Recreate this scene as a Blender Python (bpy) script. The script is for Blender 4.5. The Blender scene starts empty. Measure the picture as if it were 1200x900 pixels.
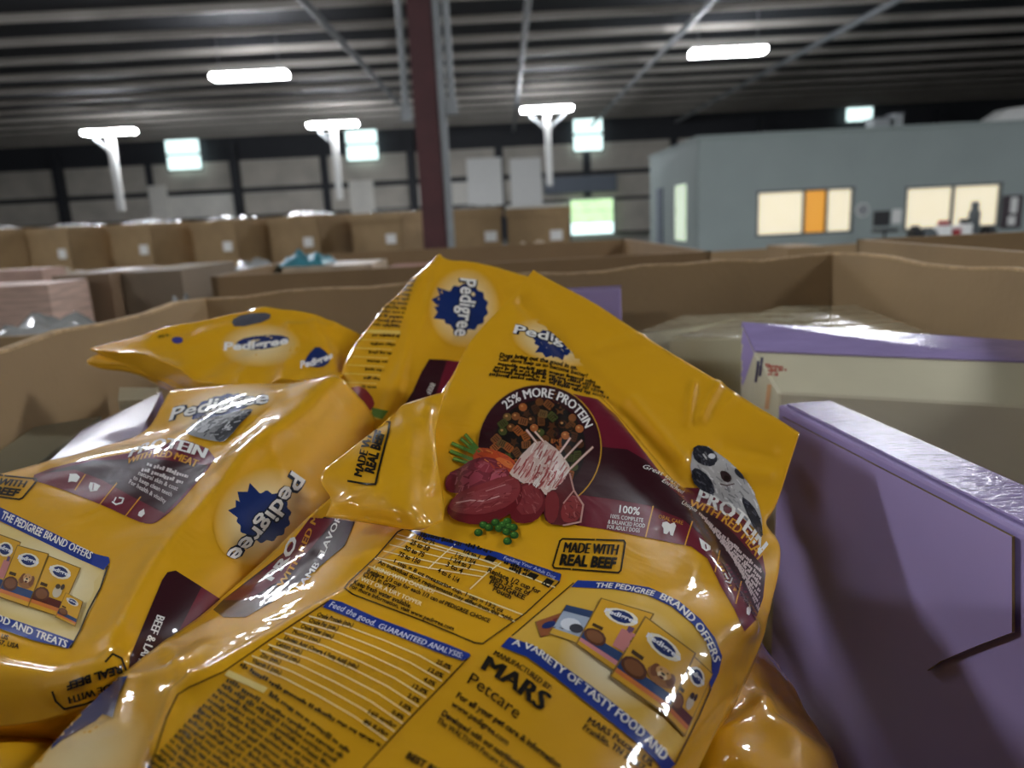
import bpy, bmesh, math, random
import numpy as np
from mathutils import Vector, Matrix, noise
from mathutils.bvhtree import BVHTree
from mathutils.geometry import tessellate_polygon

random.seed(7)
SC = bpy.context.scene
COL = SC.collection

# ------------------------------------------------------------------ camera
F = 870.0                                   # focal length in pixels of the 1200x900 frame
CAM = np.array([0.0, 0.0, 1.30])
TH = math.atan(0.2255); RO = math.atan(0.05)
FW = np.array([0, math.cos(TH), -math.sin(TH)])
R0 = np.array([1.0, 0, 0]); U0 = np.array([0, math.sin(TH), math.cos(TH)])
RT = math.cos(RO) * R0 - math.sin(RO) * U0
UP = math.sin(RO) * R0 + math.cos(RO) * U0
cam = bpy.data.cameras.new('camera'); camo = bpy.data.objects.new('camera', cam); COL.objects.link(camo)
M = Matrix(((RT[0], UP[0], -FW[0], CAM[0]), (RT[1], UP[1], -FW[1], CAM[1]), (RT[2], UP[2], -FW[2], CAM[2]), (0, 0, 0, 1)))
camo.matrix_world = M
cam.sensor_width = 36; cam.lens = 36 * F / 1200; cam.clip_start = 0.01; cam.clip_end = 200
cam.dof.use_dof = True; cam.dof.focus_distance = 0.46; cam.dof.aperture_fstop = 6.5
SC.camera = camo

# ------------------------------------------------------------------ world, exposure
w = bpy.data.worlds.new('world'); SC.world = w; w.use_nodes = True
w.node_tree.nodes['Background'].inputs[0].default_value = (0.75, 0.85, 1.0, 1)
w.node_tree.nodes['Background'].inputs[1].default_value = 0.6
SC.view_settings.view_transform = 'Standard'; SC.view_settings.look = 'None'
SC.view_settings.gamma = 1; SC.view_settings.use_curve_mapping = False
SC.view_settings.exposure = 0.25
LED = 95.0                                  # strength of the LED fixtures of the hall

# ------------------------------------------------------------------ helpers
def ray(px, py):
    return FW + (px - 600) / F * RT + (450 - py) / F * UP
def P(px, py, d):
    return CAM + ray(px, py) * d
def PZ(px, py, z):
    r = ray(px, py); return CAM + r * ((z - CAM[2]) / r[2])
def PY(px, py, y):
    r = ray(px, py); return CAM + r * (y / r[1])
def project(p):
    q = np.asarray(p) - CAM
    d = q @ FW
    return np.stack([600 + F * (q @ RT) / d, 450 - F * (q @ UP) / d], -1)
def lin(c):
    return tuple((v / 12.92 if v <= 0.04045 else ((v + 0.055) / 1.055) ** 2.4) for v in c)
def rgb(h):
    return lin(tuple(int(h[i:i + 2], 16) / 255 for i in (0, 2, 4)))

MATS = {}
def mat(name, hexcol, rough=0.6, var=0.12, scale=8.0, bump=0.0, bscale=60.0, metal=0.0, coat=0.0, emit=0.0, coords='Object', stretch=None, emis_hex=None):
    if name in MATS: return MATS[name]
    m = bpy.data.materials.new(name); m.use_nodes = True; MATS[name] = m
    nt = m.node_tree; b = nt.nodes['Principled BSDF']; L = nt.links.new
    c = rgb(hexcol)
    tc = nt.nodes.new('ShaderNodeTexCoord'); src = tc.outputs[coords]
    if stretch:
        mp = nt.nodes.new('ShaderNodeMapping'); mp.inputs['Scale'].default_value = stretch
        L(src, mp.inputs[0]); src = mp.outputs[0]
    n = nt.nodes.new('ShaderNodeTexNoise'); n.inputs['Scale'].default_value = scale; n.inputs['Detail'].default_value = 5
    L(src, n.inputs['Vector'])
    r = nt.nodes.new('ShaderNodeValToRGB')
    r.color_ramp.elements[0].position = 0.3; r.color_ramp.elements[1].position = 0.7
    r.color_ramp.elements[0].color = (*[v * (1 - var) for v in c], 1)
    r.color_ramp.elements[1].color = (*[min(1, v * (1 + var)) for v in c], 1)
    L(n.outputs['Fac'], r.inputs[0]); L(r.outputs[0], b.inputs['Base Color'])
    b.inputs['Roughness'].default_value = rough; b.inputs['Metallic'].default_value = metal
    b.inputs['Coat Weight'].default_value = coat; b.inputs['Coat Roughness'].default_value = 0.06
    if bump:
        n2 = nt.nodes.new('ShaderNodeTexNoise'); n2.inputs['Scale'].default_value = bscale; n2.inputs['Detail'].default_value = 3
        L(src, n2.inputs['Vector'])
        bp = nt.nodes.new('ShaderNodeBump'); bp.inputs['Strength'].default_value = bump; bp.inputs['Distance'].default_value = 0.01
        L(n2.outputs['Fac'], bp.inputs['Height']); L(bp.outputs[0], b.inputs['Normal'])
        if coat: L(bp.outputs[0], b.inputs['Coat Normal'])
    if emit:
        b.inputs['Emission Color'].default_value = (*(rgb(emis_hex) if emis_hex else c), 1); b.inputs['Emission Strength'].default_value = emit
    return m

def film(name, hexcol=None):
    """glossy printed plastic film; without a colour it takes the ink colour of the mesh"""
    m = bpy.data.materials.new(name); m.use_nodes = True; MATS[name] = m
    nt = m.node_tree; b = nt.nodes['Principled BSDF']; L = nt.links.new
    if hexcol: b.inputs['Base Color'].default_value = (*rgb(hexcol), 1)
    else:
        a = nt.nodes.new('ShaderNodeAttribute'); a.attribute_name = 'ink'; L(a.outputs['Color'], b.inputs['Base Color'])
    b.inputs['Roughness'].default_value = 0.4; b.inputs['Specular IOR Level'].default_value = 0.2
    b.inputs['Coat Weight'].default_value = 1.0; b.inputs['Coat Roughness'].default_value = 0.045; b.inputs['Coat IOR'].default_value = 1.42
    tc = nt.nodes.new('ShaderNodeTexCoord')
    n1 = nt.nodes.new('ShaderNodeTexNoise'); n1.inputs['Scale'].default_value = 22; n1.inputs['Detail'].default_value = 2; n1.inputs['Distortion'].default_value = 1.2
    n2 = nt.nodes.new('ShaderNodeTexNoise'); n2.inputs['Scale'].default_value = 80; n2.inputs['Detail'].default_value = 2; n2.inputs['Distortion'].default_value = 0.8
    L(tc.outputs['Object'], n1.inputs['Vector']); L(tc.outputs['Object'], n2.inputs['Vector'])
    ad = nt.nodes.new('ShaderNodeMath'); ad.operation = 'MULTIPLY_ADD'; ad.inputs[1].default_value = 0.13
    L(n2.outputs['Fac'], ad.inputs[0]); L(n1.outputs['Fac'], ad.inputs[2])
    bp = nt.nodes.new('ShaderNodeBump'); bp.inputs['Strength'].default_value = 0.22; bp.inputs['Distance'].default_value = 0.005
    L(ad.outputs[0], bp.inputs['Height']); L(bp.outputs[0], b.inputs['Normal']); L(bp.outputs[0], b.inputs['Coat Normal'])
    return m

def root(name, label, cat, loc=(0, 0, 0), group=None):
    o = bpy.data.objects.new(name, None); COL.objects.link(o); o.empty_display_size = 0.05
    o.location = loc; o['label'] = label; o['category'] = cat
    if group: o['group'] = group
    return o
def tag(o, label, cat, group=None):
    o['label'] = label; o['category'] = cat
    if group: o['group'] = group
    return o
def origin(o):
    v = Vector((0, 0, 0))
    while o is not None:
        v = v + o.location; o = o.parent
    return v
def mk(name, verts, faces, m, parent=None, smooth=False, loc=None):
    """verts in world coordinates"""
    me = bpy.data.meshes.new(name)
    V = np.asarray(verts, dtype=float)
    off = np.array(origin(parent)) if parent is not None else (np.array(loc) if loc is not None else np.zeros(3))
    me.from_pydata((V - off).tolist(), [], [list(map(int, f)) for f in faces])
    if m: me.materials.append(m)
    if smooth: me.polygons.foreach_set('use_smooth', [True] * len(me.polygons))
    me.update()
    o = bpy.data.objects.new(name, me); COL.objects.link(o)
    if parent is not None: o.parent = parent
    elif loc is not None: o.location = loc
    return o
def structure(o): o['kind'] = 'structure'; return o

BOXF = [(0, 3, 2, 1), (4, 5, 6, 7), (0, 1, 5, 4), (1, 2, 6, 5), (2, 3, 7, 6), (3, 0, 4, 7)]
def boxv(cx, cy, cz, sx, sy, sz, rz=0.0):
    """box standing on cz"""
    c, s = math.cos(rz), math.sin(rz); out = []
    for z in (cz, cz + sz):
        for a, b in ((-1, -1), (1, -1), (1, 1), (-1, 1)):
            x, y = a * sx / 2, b * sy / 2
            out.append((cx + x * c - y * s, cy + x * s + y * c, z))
    return out
def bevel(o, w=0.004, seg=2):
    bm = bmesh.new(); bm.from_mesh(o.data)
    bmesh.ops.bevel(bm, geom=bm.edges[:], offset=w, segments=seg, affect='EDGES', profile=0.6)
    bm.to_mesh(o.data); bm.free()
    return o
def box(name, cx, cy, cz, sx, sy, sz, m, parent=None, rz=0.0, bev=0.0):
    o = mk(name, boxv(cx, cy, cz, sx, sy, sz, rz), BOXF, m, parent, loc=None if parent is not None else (cx, cy, cz))
    if bev: bevel(o, bev)
    return o
def joined(name, boxes, m, parent=None, loc=None):
    V, Fc = [], []
    for b in boxes:
        k = len(V); V += boxv(*b); Fc += [tuple(i + k for i in f) for f in BOXF]
    return mk(name, V, Fc, m, parent, loc=loc)
def tube(name, p0, p1, r, m, parent=None, n=10, loc=None):
    p0, p1 = Vector(p0), Vector(p1); d = (p1 - p0).normalized()
    a = d.orthogonal().normalized(); b = d.cross(a); V = []
    for p in (p0, p1):
        for k in range(n):
            t = 2 * math.pi * k / n; V.append(p + a * math.cos(t) * r + b * math.sin(t) * r)
    Fc = [(k, (k + 1) % n, n + (k + 1) % n, n + k) for k in range(n)] + [tuple(range(n))[::-1], tuple(range(n, 2 * n))]
    return mk(name, [tuple(v) for v in V], Fc, m, parent, loc=loc)

# ------------------------------------------------------------------ materials
m_floor = mat('concrete_floor', '6f6c66', 0.7, 0.15, 1.2)
m_roof = mat('roof_sheet', '12151d', 0.8, 0.2, 0.6)
m_purlin = mat('purlin_steel', 'a39d95', 0.5, 0.12, 0.8)
m_pipe = mat('ceiling_pipe', '6a6c70', 0.5, 0.1)
m_redsteel = mat('red_oxide_steel', '4a2426', 0.55, 0.2, 3)
m_grey = mat('galvanised_conduit', '8b8f90', 0.45, 0.1)
m_white = mat('white_paint', 'e6e6e2', 0.5, 0.05)
m_wallpanel = mat('wall_panel_beige', 'b5afa4', 0.7, 0.15, 0.8)
m_walllight = mat('wall_panel_light', 'e0ddd4', 0.7, 0.1, 0.8)
m_walldark = mat('wall_girt_dark', '2c2e33', 0.7, 0.2)
m_bluegrey = mat('roller_door_bluegrey', '6b7480', 0.6, 0.1)
m_office = mat('office_wall_grey', '95a09d', 0.7, 0.05, 0.6)
m_led = mat('led_diffuser', 'ffffff', 0.5, 0.0, emit=LED, emis_hex='f4f8ff')
m_day = mat('daylit_panel', 'dff4f2', 0.5, 0.05, 3, emit=1.6, emis_hex='d6f2f0')
m_green = mat('daylit_green', 'b8e8a0', 0.5, 0.5, 1.3, emit=1.0, emis_hex='c8eeb8')
m_warm = mat('lit_room_cream', 'e6dcc0', 0.5, 0.06, 2, emit=0.62, emis_hex='ece0c2')
m_orange = mat('lit_room_orange', 'd89a40', 0.5, 0.06, 2, emit=0.55, emis_hex='e09a38')
m_frame = mat('window_frame_grey', '565c5e', 0.5, 0.05)
m_card = mat('corrugated_cardboard', '987e5a', 0.75, 0.10, 5, 0.06, 90)
m_card2 = mat('corrugated_cardboard_dark', '8d7250', 0.75, 0.10, 5, 0.05, 90)
m_cardedge = mat('cardboard_cut_edge', 'b89a70', 0.85, 0.25, 60, 0.4, 200)
m_purple = mat('purple_carton', 'a08fbf', 0.38, 0.05, 6, 0.02, 30)
m_lav = mat('lavender_carton_top', 'a08fbf', 0.25, 0.10, 14, 0.18, 70, coat=0.8, stretch=(1, 5, 1))
m_cream = mat('cream_carton', 'cdc6a8', 0.42, 0.05, 8, 0.02, 40)
m_wrapcream = mat('wrapped_cream_carton', 'cac3a4', 0.2, 0.06, 9, 0.25, 14, coat=1.0, stretch=(1, 4, 1))
m_shrink = mat('crumpled_clear_wrap', '9c9c98', 0.12, 0.25, 9, 0.8, 9, coat=1.0)
YEL = 'dfa51c'
m_yel = film('yellow_film', YEL)
m_ink = film('printed_film')

# ------------------------------------------------------------------ the hall
floor = structure(mk('floor', [(-45, -22, 0), (45, -22, 0), (45, 48, 0), (-45, 48, 0)], [(0, 1, 2, 3)], m_floor))
ceil = structure(mk('ceiling', boxv(0, 13, 6.7, 90, 70, 0.2), BOXF, m_roof))
for k in range(30):
    y = -18.5 + 2.25 * k
    box('purlin', 0, y, 6.5, 89, 0.09, 0.2, m_purlin, ceil)
# pipes running the length of the roof
for (px, py) in ((350, 0), (620, 0), (822, 18), (1060, 0)):
    q = PZ(px, py, 6.05)
    tube('sprinkler_pipe', (q[0], -18, 6.15), (q[0], 45, 6.15), 0.09, m_pipe, ceil)
WB = 46.0
wb = structure(mk('wall_back', boxv(0, WB + 0.1, 0, 90, 0.2, 6.7), BOXF, m_walldark))
# panels between the girts of the back wall
cols = [-36.5 + 5.2 * k for k in range(13)]
for i in range(len(cols) - 1):
    for (z0, z1, mm) in ((3.75, 5.3, m_wallpanel), (2.15, 3.45, m_wallpanel if i % 3 else m_walllight), (0.1, 1.95, m_walllight if i % 2 else m_wallpanel)):
        box('wall_panel', (cols[i] + cols[i + 1]) / 2, WB - 0.05, z0, 4.7, 0.1, z1 - z0, mm, wb)
for k in (0, 2, 4, 6, 10, 12):
    box('wall_column', cols[k], WB - 0.35, 0, 0.42, 0.5, 6.3, m_walldark, wb)
for px0, px1, y0, y1 in ((546, 590, 186, 240), (597, 636, 186, 240), (172, 200, 218, 262), (408, 440, 212, 250)):
    a, b = PY(px0, y0, WB - 0.3), PY(px1, y1, WB - 0.3)
    box('white_panel', (a[0] + b[0]) / 2, WB - 0.2, b[2], b[0] - a[0], 0.1, a[2] - b[2], m_white if px0 > 500 else m_walllight, wb)
structure(mk('wall_left', boxv(-45, 13, 0, 0.2, 70, 6.7), BOXF, m_wallpanel))
structure(mk('wall_right', boxv(45, 13, 0, 0.2, 70, 6.7), BOXF, m_wallpanel))
structure(mk('wall_front', boxv(0, -22, 0, 90, 0.2, 6.7), BOXF, m_wallpanel))

# translucent windows high in the back wall
def window(n, px, py, wpx, hpx, y, rows=2, cols_=1):
    a = PY(px - wpx / 2, py + hpx / 2, y); b = PY(px + wpx / 2, py - hpx / 2, y)
    cx, wd, z0, hh = (a[0] + b[0]) / 2, b[0] - a[0], a[2], b[2] - a[2]
    fr = structure(joined('window_%d' % n, [(cx, y, z0 - 0.07, wd + 0.14, 0.12, 0.07), (cx, y, z0 + hh, wd + 0.14, 0.12, 0.07),
         (cx - wd / 2 - 0.035, y, z0, 0.07, 0.12, hh), (cx + wd / 2 + 0.035, y, z0, 0.07, 0.12, hh)], m_frame))
    for r in range(rows):
        for c in range(cols_):
            box('pane', cx - wd / 2 + wd * (c + 0.5) / cols_, y, z0 + hh * r / rows + 0.07, wd / cols_ - 0.04, 0.04, hh / rows - 0.14, m_day, fr)
window(1, 215, 181, 34, 39, WB - 0.45); window(2, 424, 169, 33, 41, WB - 0.45)
window(3, 689, 157, 33, 43, WB - 0.45); window(4, 1007, 134, 32, 20, WB - 0.45, 1, 3)

# the glass door with its roller-door header
a, b = PY(670, 290, WB - 0.5), PY(718, 232, WB - 0.5)
zb = 0.02
dr = structure(joined('door_1', [((a[0] + b[0]) / 2, WB - 0.5, b[2], b[0] - a[0] + 0.3, 0.2, 0.14), (a[0] - 0.07, WB - 0.5, zb, 0.14, 0.2, b[2] - zb), (b[0] + 0.07, WB - 0.5, zb, 0.14, 0.2, b[2] - zb)], m_grey))
for k in range(3):
    box('pane', (a[0] + b[0]) / 2, WB - 0.5, zb + (b[2] - zb) * k / 3 + 0.02, b[0] - a[0], 0.05, (b[2] - zb) / 3 - 0.04, m_green if k else m_day, dr)
a2, b2 = PY(638, 231, WB - 0.5), PY(722, 206, WB - 0.5)
for k in range(5):
    h = (b2[2] - a2[2]) / 5
    structure(box('trim_%d' % (k + 1), (a2[0] + b2[0]) / 2, WB - 0.55 + 0.02 * (k % 2), a2[2] + 0.16 + h * k * 0.92, b2[0] - a2[0], 0.25, h * 0.86, m_bluegrey))

# ------------------------------------------------------------------ LED fixtures
def led(x, y, z, ln=2.2, label='', name='ceiling_light'):
    r = root(name, label, 'ceiling light', (x, y, z), 'linear LED fixtures under the roof')
    box('housing', x, y, z + 0.07, ln - 0.02, 0.50, 0.08, m_white, r)
    d = box('diffuser', x, y, z - 0.07, ln, 0.50, 0.14, m_led, r); bevel(d, 0.05, 3)
    for s in (-1, 1):
        tube('hanger', (x + s * ln * 0.4, y, z + 0.14), (x + s * ln * 0.4, y, 6.72), 0.012, m_grey, r, 6)
spots = []
for px, py in ((293, 89), (128, 155), (390, 146), (641, 128), (853, 61)):
    q = PZ(px, py, 5.55); spots.append((q[0], q[1]))
ll = ['bright linear LED light hung over the stacked cardboard bins',
      'distant LED light above the leftmost white column by the back wall',
      'distant LED light above the middle white column between two wall windows',
      'distant LED light above the white column with Y braces near the glass door',
      'bright linear LED light hung before the grey office']
for (x, y), l in zip(spots, ll): led(x, y, 5.55, 2.1, l)
# the same grid of lamps goes on over and behind the camera
GX0, GX1, GY = spots[0][0], spots[4][0], (spots[0][1] + spots[4][1]) / 2
GS = sum(q[1] for q in spots[1:4]) / 3 - GY
for row_ in (1, 2, 3):
    for x in (2 * GX0 - GX1, GX0, GX1, 2 * GX1 - GX0):
        led(x, GY - row_ * GS, 5.55, 2.1, 'overhead linear LED light of the hall outside the view', 'ceiling_light_offscreen')

# white drop poles hanging under the far lights
for (x, y), l, zb in zip(spots[1:4], ('slim white drop pole hanging under the leftmost far light', 'slim white drop pole hanging under the light between two wall windows', 'slim white drop pole with Y braces hanging left of the glass door'), (2.35, 2.4, 2.5)):
    yy = y
    r = root('drop_pole', l, 'pole', (x, yy, zb))
    box('pole', x, yy, zb, 0.26, 0.2, 5.48 - zb, m_white, r)
    k = 1.0 if 'Y braces' in l else 0.9
    for s in ((-1, 1) if 'Y braces' in l else (-1,)):
        mk('brace', [(x + s * 0.13, yy - .04, 4.75), (x + s * 0.13, yy + .04, 4.75), (x + s * 0.13, yy + .04, 4.9), (x + s * 0.13, yy - .04, 4.9),
                     (x + s * 0.75 * k, yy - .04, 5.3), (x + s * 0.75 * k, yy + .04, 5.3), (x + s * 0.75 * k, yy + .04, 5.42), (x + s * 0.75 * k, yy - .04, 5.42)], BOXF, m_grey, r)

# red oxide H column
q = PY(502, 160, 9.0); cx = q[0]
r = root('steel_column', 'dark red H-section steel column rising behind the yellow bags', 'column', (cx, 9.0, 0))
box('flange', cx, 8.88, 0, 0.26, 0.02, 6.7, m_redsteel, r); box('flange', cx, 9.12, 0, 0.26, 0.02, 6.7, m_redsteel, r)
box('web', cx, 9.0, 0, 0.015, 0.22, 6.7, m_redsteel, r); box('base_plate', cx, 9, 0, 0.42, 0.42, 0.02, m_redsteel, r)
tube('conduit', (cx + 0.19, 8.9, 0.1), (cx + 0.19, 8.9, 6.7), 0.045, m_grey, r)
for dx, zt in ((-0.22, 2.55), (0.30, 2.6)):
    tube('conduit', (cx + dx, 8.9, zt), (cx + dx, 8.9, 6.7), 0.04, m_grey, r)
    box('switch_box', cx + dx, 8.9, zt - 0.14, 0.12, 0.08, 0.16, m_grey, r)

# ------------------------------------------------------------------ office
OY = 22.0
c0 = PY(818, 163, OY); oz = c0[2]; ox = c0[0]
office = root('office_block', 'grey single storey office block built inside the hall with lit windows', 'office', (ox + 8, OY, 0))
w1 = [PY(*p, OY) for p in ((887, 226), (996, 222), (996, 271), (886, 275))]
w2 = [PY(*p, OY) for p in ((1061, 221), (1167, 217), (1167, 264), (1060, 268))]
def rect(ps): return min(p[0] for p in ps), max(p[0] for p in ps), sum(p[2] for p in ps[2:]) / 2, sum(p[2] for p in ps[:2]) / 2
A = rect(w1); B = rect(w2); XR = ox + 16
# the front wall is built round its window openings
segs = [(ox, A[0], 0, oz), (A[0], A[1], 0, A[2]), (A[0], A[1], A[3], oz), (A[1], B[0], 0, oz), (B[0], B[1], 0, B[2]), (B[0], B[1], B[3], oz), (B[1], XR, 0, oz)]
joined('front_wall', [((s[0] + s[1]) / 2, OY, s[2], s[1] - s[0], 0.15, s[3] - s[2]) for s in segs], m_office, office)
box('side_wall', ox + 0.07, OY + 3.6, 0, 0.15, 7.0, oz, m_office, office)
box('roof', (ox + XR) / 2, OY + 3.5, oz, XR - ox + 0.1, 7.3, 0.08, m_office, office)
for (x0, x1, z0, z1), cut in ((A, (0.0, 0.49, 0.73, 1.0)), (B, (0.0, 0.5, 1.0))):
    wn = joined('window_frame', [((x0 + x1) / 2, OY - 0.05, z0 - 0.05, x1 - x0 + 0.1, 0.12, 0.06), ((x0 + x1) / 2, OY - 0.05, z1, x1 - x0 + 0.1, 0.12, 0.06)] +
                [(x0 + (x1 - x0) * c, OY - 0.05, z0, 0.05, 0.12, z1 - z0) for c in cut], m_frame, office)
    for k in range(len(cut) - 1):
        xa, xb = x0 + (x1 - x0) * cut[k], x0 + (x1 - x0) * cut[k + 1]
        box('pane', (xa + xb) / 2, OY + 0.02, z0, xb - xa - 0.05, 0.03, z1 - z0, m_orange if (len(cut) == 4 and k == 1) else m_warm, wn)
# door and strip window of the pale side wall
dg = box('side_window', ox - 0.03, OY + 2.0, 0.3, 0.05, 1.3, 1.7, mat('side_window_glow', 'd4e2c8', 0.4, 0.3, 2, emit=0.6, emis_hex='d8e8d0'), office)
box('side_door', ox - 0.03, OY + 5.2, 0.02, 0.05, 1.0, 2.0, m_bluegrey, office)
# things on the front wall
q = PY(1011, 246, OY - 0.12)
ck = root('wall_clock', 'small round white clock on the grey office wall between windows', 'clock', tuple(q))
tube('clock_case', (q[0], OY - 0.07, q[2]), (q[0], OY - 0.13, q[2]), 0.19, m_white, ck, 20)
tube('clock_face', (q[0], OY - 0.13, q[2]), (q[0], OY - 0.14, q[2]), 0.16, m_grey, ck, 20)
for l, px0, px1, py0, py1, mm in (('white paper notice taped beside the right office window', 1045, 1057, 245, 262, m_white), ('dark notice board on the office wall right of the windows', 1172, 1200, 228, 268, mat('board_dark', '4a4246', 0.8)),
        ('white sheet pinned on the dark notice board', 1183, 1193, 231, 250, m_white), ('lower white sheet pinned on the dark notice board', 1180, 1190, 253, 264, m_white)):
    a, b = PY(px0, py1, OY - 0.1), PY(px1, py0, OY - 0.1)
    dd = 0.02 if 'sheet' in l else 0.0
    tag(box('notice_board' if 'board on' in l else 'paper_notice', (a[0] + b[0]) / 2, OY - 0.09 - dd, a[2], b[0] - a[0], 0.02, b[2] - a[2], mm), l, 'notice')
# duct lying on the office roof
q = PY(1185, 143, OY + 1.5)
dk = root('air_duct', 'pale air duct lying on the office roof', 'duct', (q[0] + 1, OY + 1.5, oz + 0.08))
V = [(q[0] - 0.8, OY + 1.2, oz + 0.16), (q[0] + 3, OY + 1.2, oz + 0.16), (q[0] + 3, OY + 2.0, oz + 0.16), (q[0] - 0.8, OY + 2.0, oz + 0.16),
     (q[0] - 0.2, OY + 1.3, oz + 0.55), (q[0] + 3, OY + 1.3, oz + 0.75), (q[0] + 3, OY + 2.0, oz + 0.75), (q[0] - 0.2, OY + 2.0, oz + 0.55)]
mk('duct', V, BOXF, m_white, dk)
for s in (0.2, 1.6): box('foot', q[0] + s, OY + 1.6, oz + 0.08, 0.1, 0.7, 0.09, m_grey, dk)
# units on the roof under the small window
for px, ww, hh, l in ((1028, 0.5, 0.35, 'grey box unit on the office roof'), (1048, 0.25, 0.45, 'narrow grey box unit on the office roof')):
    q = PY(px, 150, OY + 1.5)
    u = root('roof_unit', l, 'roof unit', (q[0], OY + 1.5, oz + 0.08))
    box('cabinet', q[0], OY + 1.5, oz + 0.08, ww, 0.5, hh, m_grey, u); box('cover', q[0], OY + 1.5, oz + 0.08 + hh, ww + 0.06, 0.56, 0.04, m_pipe, u)

# work bench with clutter in front of the right office window
m_black = mat('black_plastic', '1d1e20', 0.5, 0.1); m_red = mat('red_plastic', 'a32c34', 0.5, 0.1); m_teal = mat('teal_bag', '3c7c88', 0.4, 0.2, 20)
BY = 19.0
def at(px, py): return PY(px, py, BY)
a, b = at(1062, 283), at(1166, 278)
tb = root('work_bench', 'grey work bench in front of the right office window', 'bench', ((a[0] + b[0]) / 2, BY, 0))
bx = (a[0] + b[0]) / 2; bw = b[0] - a[0]; bz = a[2]
box('bench_top', bx, BY, bz - 0.05, bw, 0.7, 0.05, m_grey, tb)
for sx in (-1, 1):
    for sy in (-1, 1): box('leg', bx + sx * (bw / 2 - 0.05), BY + sy * 0.3, 0, 0.06, 0.06, bz - 0.05, m_grey, tb)
def clutter(name, l, cat, px0, px1, ptop, mm, top=None, tm=None):
    a, b = at(px0, 280), at(px1, ptop); h = b[2] - bz
    t = root(name, l, cat, ((a[0] + b[0]) / 2, BY, bz))
    box('body', (a[0] + b[0]) / 2, BY, bz, b[0] - a[0], 0.35, h * 0.75, mm, t, bev=0.02)
    box('cap', (a[0] + b[0]) / 2, BY, bz + h * 0.75, (b[0] - a[0]) * 0.6, 0.25, h * 0.25, tm or mm, t, bev=0.02)
clutter('storage_tub', 'black tub on the bench at the window edge', 'tub', 1066, 1078, 264, m_black)
clutter('storage_bin', 'dark grey storage bin on the bench', 'storage bin', 1080, 1095, 266, m_frame)
clutter('supply_pack', 'white pack with red print on the bench', 'pack', 1098, 1112, 258, m_white, tm=m_red)
clutter('supply_pack', 'red topped pack in the middle of the bench', 'pack', 1113, 1122, 264, m_red, tm=m_white)
clutter('supply_pack', 'white and black pack beside the red topped pack', 'pack', 1123, 1136, 256, m_white, tm=m_black)
clutter('desk_monitor', 'tall dark monitor at the right window pane', 'monitor', 1137, 1146, 236, m_frame)
clutter('storage_tub', 'black tub at the right end of the bench', 'tub', 1150, 1164, 264, m_black)
q = at(1037, 270)
ch = root('office_chair', 'black swivel chair between the two office windows', 'chair', (q[0], BY, 0))
box('seat', q[0], BY, 0.46, 0.46, 0.46, 0.08, m_black, ch, bev=0.02); box('backrest', q[0], BY + 0.2, 0.6, 0.42, 0.06, at(1037, 247)[2] - 0.6, m_black, ch, bev=0.02)
tube('gas_column', (q[0], BY, 0.1), (q[0], BY, 0.46), 0.03, m_black, ch)
for k in range(5):
    t = k * 1.2566
    tube('base_arm', (q[0], BY, 0.1), (q[0] + 0.28 * math.cos(t), BY + 0.28 * math.sin(t), 0.035), 0.03, m_black, ch, 6)

# ------------------------------------------------------------------ cardboard bins
def wallslab(name, p, q, z0, zp, zq, t, m, parent, inward):
    """upright sheet from p to q (xy) of thickness t towards 'inward', its rim at zp..zq"""
    p, q = np.array(p[:2]), np.array(q[:2]); n = np.array(inward[:2]) * t
    V = [(*p, z0), (*q, z0), (*(q + n), z0), (*(p + n), z0), (*p, zp), (*q, zq), (*(q + n), zq), (*(p + n), zp)]
    return mk(name, V, BOXF, m, parent)
def bin_(x, y, wx, wy, z0, h, label, rz=0.0, m=None, group='large cardboard bins standing around the hall', flaps=False, chamfer=0.0, sticker=None):
    m = m or m_card
    r = root('cardboard_bin', label, 'cardboard bin', (x, y, z0), group)
    c, s = math.cos(rz), math.sin(rz)
    hx, hy, ch = wx / 2, wy / 2, chamfer
    pts = [(-hx, -hy), (hx, -hy), (hx, hy), (-hx, hy)] if not ch else [(-hx + ch, -hy), (hx - ch, -hy), (hx, -hy + ch), (hx, hy - ch), (hx - ch, hy), (-hx + ch, hy), (-hx, hy - ch), (-hx, -hy + ch)]
    W = [(x + a * c - b * s, y + a * s + b * c) for a, b in pts]
    for i in range(len(W)):
        p, q = W[i], W[(i + 1) % len(W)]
        mx, my = x - (p[0] + q[0]) / 2, y - (p[1] + q[1]) / 2; L = math.hypot(mx, my)
        wallslab('side_panel', p, q, z0, z0 + h, z0 + h, 0.016, m, r, (mx / L, my / L))
    mk('bottom_panel', [(*p, z0 + 0.005) for p in W], [tuple(range(len(W)))], m, r)
    if sticker:
        a0, b0 = sticker
        u = (x + (a0) * c - (-hy - 0.004) * s, y + a0 * s + (-hy - 0.004) * c)
        box('paper_label', u[0], u[1], z0 + b0, 0.16, 0.004, 0.13, m_white, r, rz)
    return r

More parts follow.
